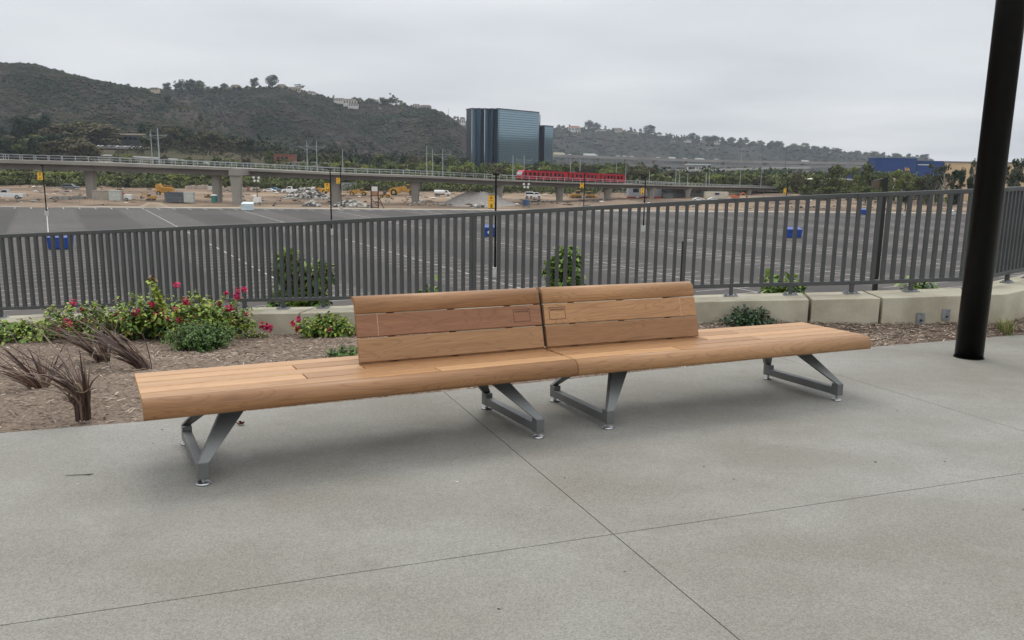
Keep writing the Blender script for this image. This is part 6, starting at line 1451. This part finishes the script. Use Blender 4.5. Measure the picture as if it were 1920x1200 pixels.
block('blue_box_building', 'small blue building glimpsed between the trees left of the blue store', 'building', 1602, 1614, 325, 345, 420, M_nvy, 10, zb=LOT)
block('tan_building', 'large tan building at the right edge behind the black column', 'building', 1786, 2040, 307, 372, 300, M_tan, 5, wins=[(1787, 1789, 334.5, 338.5), (1791, 1793, 334.5, 338.5), (1794.5, 1796, 334.5, 338.5), (1798, 1803, 330, 341), (1805, 1810, 330, 340), (1803.5, 1810.5, 345, 350)], winm=mat('window_brown', (.06, .03, .03), .4), roofm=mat('roof_grey', (.2, .2, .2), .8), zb=LOT)
ar = block('arched_building', 'yellow building with a shallow arched roof and brown bays among the trees', 'building', 1538, 1597, 341, 358, 380, M_yb, 14, wins=[(1545 + i * 7.5, 1548.5 + i * 7.5, 341, 350) for i in range(7)], winm=mat('bay_brown', (.16, .09, .05), .7), zb=LOT)
mb = MB(); D = 380; Wd = 31 * pw(D); mb.prism([(-Wd, 0)] + [(-Wd * math.cos(math.pi * i / 12), 3.3 * pw(D) * math.sin(math.pi * i / 12) + .3) for i in range(13)] + [(Wd, 0)], -.6, 14, lambda y, x, z: (x, y, z)); o = mb.build('arched_roof', mat('roof_cream', (.6, .55, .4), .7), ar); o.location = (0, 0, at(1567, 341, D).z - LOT + .5)
block('white_roof_building', 'small yellow building with a bright white roof right of the arched one', 'building', 1594, 1613, 344, 360, 372, M_yb, 10, roofm=M_offw, rooft=1.8, zb=LOT); block('cream_kiosk', 'small cream building among trees right of the tall lamp post', 'building', 1696, 1713, 337, 352, 330, mat('cream_wall', (.55, .48, .36), .8), 8, zb=LOT)
ob = block('office_building', 'low dark office building with tan fascia half hidden by trees on the left slope', 'office', 190, 270, 253, 268, 590, mat('office_dark', (.045, .045, .05), .6), 14, wins=[(195 + i * 9.2, 202 + i * 9.2, 257, 262) for i in range(8)], roofm=M_ht, rooft=1.1, zb=2.0)
block('brick_building', 'low red brick building between the masts above the viaduct', 'building', 515, 546, 291, 306, 455, mat('brick_wall', (.20, .075, .05), .9, (.26, .1, .07), sc=.5), 12, wins=[(519, 524, 294, 302), (527, 532, 294, 302), (535, 540, 294, 302)], zb=LOT + 1)
sg = thing('road_sign', 'green motorway sign beside the brick building', 'sign', tuple(at(590, 312, 440))); k = pw(440); mb = MB(); mb.box(-3 * k, 3 * k, 0, .1, 3 * k, 9 * k); mb.build('panel', mat('sign_green', (.01, .12, .08), .5), sg); mb = MB(); mb.box(-2.2 * k, -1.8 * k, .1, .25, -6 * k, 3 * k); mb.box(1.8 * k, 2.2 * k, .1, .25, -6 * k, 3 * k); mb.build('legs', M_mast, sg)
for i in range(17):
    px = 147 + i * 7.2; p = at(px, 276 - .2 * math.sin(i), 540); p.z = foot_z(p.x, p.y) + 1.2; car('sedan', RT.choice([M_cw, M_cw, M_cw, M_cg]), 'pale parked car in the row below the office building', p, RT.choice([0, math.pi]), 4.4, 1.5, 'cars parked below the office')
# roads on the left slope
def road(name, pts, wd, m, dz=.4):
    mb = MB()
    for (x, y) in pts: mb.v += [(x, y - wd / 2, foot_z(x, y - wd / 2) + dz), (x, y + wd / 2, foot_z(x, y + wd / 2) + dz)]
    for i in range(len(pts) - 1): mb.face((2 * i, 2 * i + 2, 2 * i + 3, 2 * i + 1))
    return struct(mb.build(name, m))
M_road = mat('old_road', (.17, .165, .15), .9, (.22, .21, .19), sc=.1)
rp = [at(px, 300, D_) for px, D_ in [(130, 500), (170, 492), (220, 485), (270, 478), (320, 468), (370, 455), (420, 440), (470, 425)]]; road('slope_road', [(p.x, p.y) for p in rp], 9, M_road); road('slope_road', [(p.x + 8, p.y - 42) for p in rp], 8, M_road); road('parking_terrace', [(at(px, 300, 545).x, 545) for px in range(140, 281, 14)], 22, M_asph, .9)
# motorway bridges
def bridge(label, pts, th, wd, npier, m=M_vd):
    root = thing('motorway_bridge', label, 'bridge'); Q = [at(px, py, D_) for px, py, D_ in pts]; mb = MB()
    for i in range(len(Q) - 1):
        a, b = Q[i], Q[i + 1]; mb.hexa([(a.x, a.y, a.z - th), (b.x, b.y, b.z - th), (b.x, b.y + wd, b.z - th), (a.x, a.y + wd, a.z - th), (a.x, a.y, a.z), (b.x, b.y, b.z), (b.x, b.y + wd, b.z), (a.x, a.y + wd, a.z)])
    mb.build('deck', m, root)
    for i in range(npier):
        t = (i + .5) / npier * (len(Q) - 1); j = int(t); a = Q[j].lerp(Q[j + 1], t - j); mb = MB(); mb.box(a.x - 1.4, a.x + 1.4, a.y + 2, a.y + wd - 2, LOT - 5, a.z - th); mb.build('pier', m, root)
    return root
M_hwy = mat('motorway_concrete', (.27, .265, .255), .9, (.21, .205, .195), sc=.05)
bridge('long upper motorway bridge carrying trucks right of the glass tower', [(1005, 289, 860), (1100, 291.5, 880), (1200, 295, 900), (1320, 299, 920), (1480, 302.5, 950), (1600, 304, 980), (1720, 306, 1000)], 2.6, 16, 12, M_hwy)
bridge('lower motorway bridge below the upper one at right', [(1180, 307, 760), (1300, 309, 770), (1480, 310, 780), (1620, 311, 790), (1700, 312, 800)], 2.2, 14, 10, M_hwy); bridge('short pale slip road bridge below the motorway', [(1255, 318.5, 640), (1340, 317.5, 650), (1420, 315, 660), (1520, 313, 670)], 1.4, 10, 5, mat('slip_concrete', (.36, .35, .33), .9)); bridge('low flat bridge beside the brick building', [(540, 303, 430), (610, 305, 425)], 2.0, 10, 3, M_hwy)
pk = thing('parking_deck', 'pale flat roofed parking deck with columns below the upper motorway bridge', 'building', tuple(at(1310, 316, 820))); k = pw(820); mb = MB(); mb.box(-22 * k, 22 * k, 0, 12, 6 * k, 8 * k); mb.build('roof', M_offw, pk); mb = MB()
for i in range(9): x = (-20 + i * 5) * k; mb.box(x - .4, x + .4, .3, 1, -3 * k, 6 * k)
mb.build('columns', M_offw, pk)
def truck(px, yb, D, wpx, hpx, m, label, flip=1):
    p = at(px, yb, D); p.y += 5; k = pw(D); root = thing('lorry', label, 'lorry', tuple(p)); W, H = wpx * k, hpx * k; mb = MB(); mb.box(-W / 2, W * .3, -1.2, 1.2, .5, H); mb.build('box_body', m, root); mb = MB(); mb.prism([(W * .32, .4), (W * .32, H * .8), (W * .42, H * .78), (W * .5, H * .45), (W * .5, .4)], -1.1, 1.1, lambda y, a, z: (a, y, z)); mb.build('cab', M_offw, root)
    for x in (-W * .4, -W * .25, W * .4): wheel(root, x, -1.25, .5, .3)
truck(1049, 291, 868, 22, 5, mat('trailer_cream', (.6, .58, .42), .6), 'lorry with a cream trailer on the motorway beside the glass tower'); truck(1108, 293, 883, 26, 5, M_offw, 'lorry with a long white trailer on the motorway above the tram'); truck(1262, 299, 910, 13, 4.5, M_offw, 'small white box lorry alone on the motorway'); truck(1314, 300.5, 920, 17, 4, M_offw, 'white lorry beside cars on the motorway'); truck(1513, 304.5, 955, 14, 4, M_offw, 'white lorry far right on the motorway')
for px in (1069, 1160, 1172, 1186, 1236, 1286, 1345): p = at(px, interp([(1005, 289, 860), (1100, 291.5, 880), (1200, 295, 900), (1320, 299, 920), (1480, 302.5, 950)], px)[0], interp([(1005, 289, 860), (1100, 291.5, 880), (1200, 295, 900), (1320, 299, 920), (1480, 302.5, 950)], px)[1]); p.y += 4; car('sedan', M_cw, 'tiny pale car on the upper motorway bridge', p, 0, 4.6, 1.7, 'cars on the motorway')
for px, yt, yb, D, lb in ((1470, 282, 345, 560, 'tall dark slender pole where the viaduct ends'), (1428, 289, 325, 600, 'pale slender pole left of the tall dark one'), (1098, 285, 292, 880, 'motorway lamp over the tram'), (845, 222, 262, 1250, 'pale slender pole on the ridge left of the tower'), (841, 203, 218, 1350, 'thin mast on the ridge top left of the tower'), (1693, 312, 352, 330, 'pale pole in front of the blue store'), (1390, 279, 300, 900, 'motorway lamp right of the parking deck')):
    a, b = at(px, yb, D), at(px, yt, D); tag(mb_.build('tall_pole', M_mast if 'dark' not in lb else M_mach, loc=(a.x, D, a.z)) if False else (lambda m_: (m_.tube([(0, 0, -3), (0, 0, b.z - a.z)], [.16 * D / 560, .1 * D / 560], 6), m_.build('tall_pole', M_mast if 'dark' not in lb else M_mach, loc=(a.x, D, a.z)))[1])(MB()), lb, 'pole')

# ================================================================ HAZE
hz = MB(); hz.box(-3900, 3900, -420, 3700, LOT - 8, 420); h = hz.build('haze', bpy.data.materials.new('haze')); m = h.data.materials[0]; m.use_nodes = True; t = m.node_tree; t.nodes.clear(); o_ = t.nodes.new('ShaderNodeOutputMaterial'); v_ = t.nodes.new('ShaderNodeVolumePrincipled')
v_.inputs['Color'].default_value = (.80, .89, 1, 1); v_.inputs['Density'].default_value = .00010; v_.inputs['Anisotropy'].default_value = .2; t.links.new(v_.outputs[0], o_.inputs['Volume']); struct(h, 'stuff')

# ================================================================ LABELS: order repeats that share their words
ORD = 'first second third fourth fifth sixth seventh eighth ninth tenth eleventh twelfth'.split()
def ordn(i): return ORD[i] if i < 12 else '%dth' % (i + 1) if (i + 1) % 10 not in (1, 2, 3) else '%d%s' % (i + 1, {1: 'st', 2: 'nd', 3: 'rd'}[(i + 1) % 10])
bpy.context.view_layer.update()
sets = {}
for o in list(col.objects):
    if o.parent is None and o.get('label') and o.get('group'): sets.setdefault(o['label'], []).append(o)
for lb, os_ in sets.items():
    if len(os_) < 2: continue
    def sx(o):
        d = o.matrix_world.translation - CAM; return d.dot(CR) / d.dot(FWD)
    wd = lb.split()
    if len(wd) > 12: wd = wd[:12]
    os_.sort(key=sx)
    for i, o in enumerate(os_): o['label'] = ' '.join(wd) + ', ' + (ordn(i) if i < len(os_) - 1 else 'last') + ' from the left'
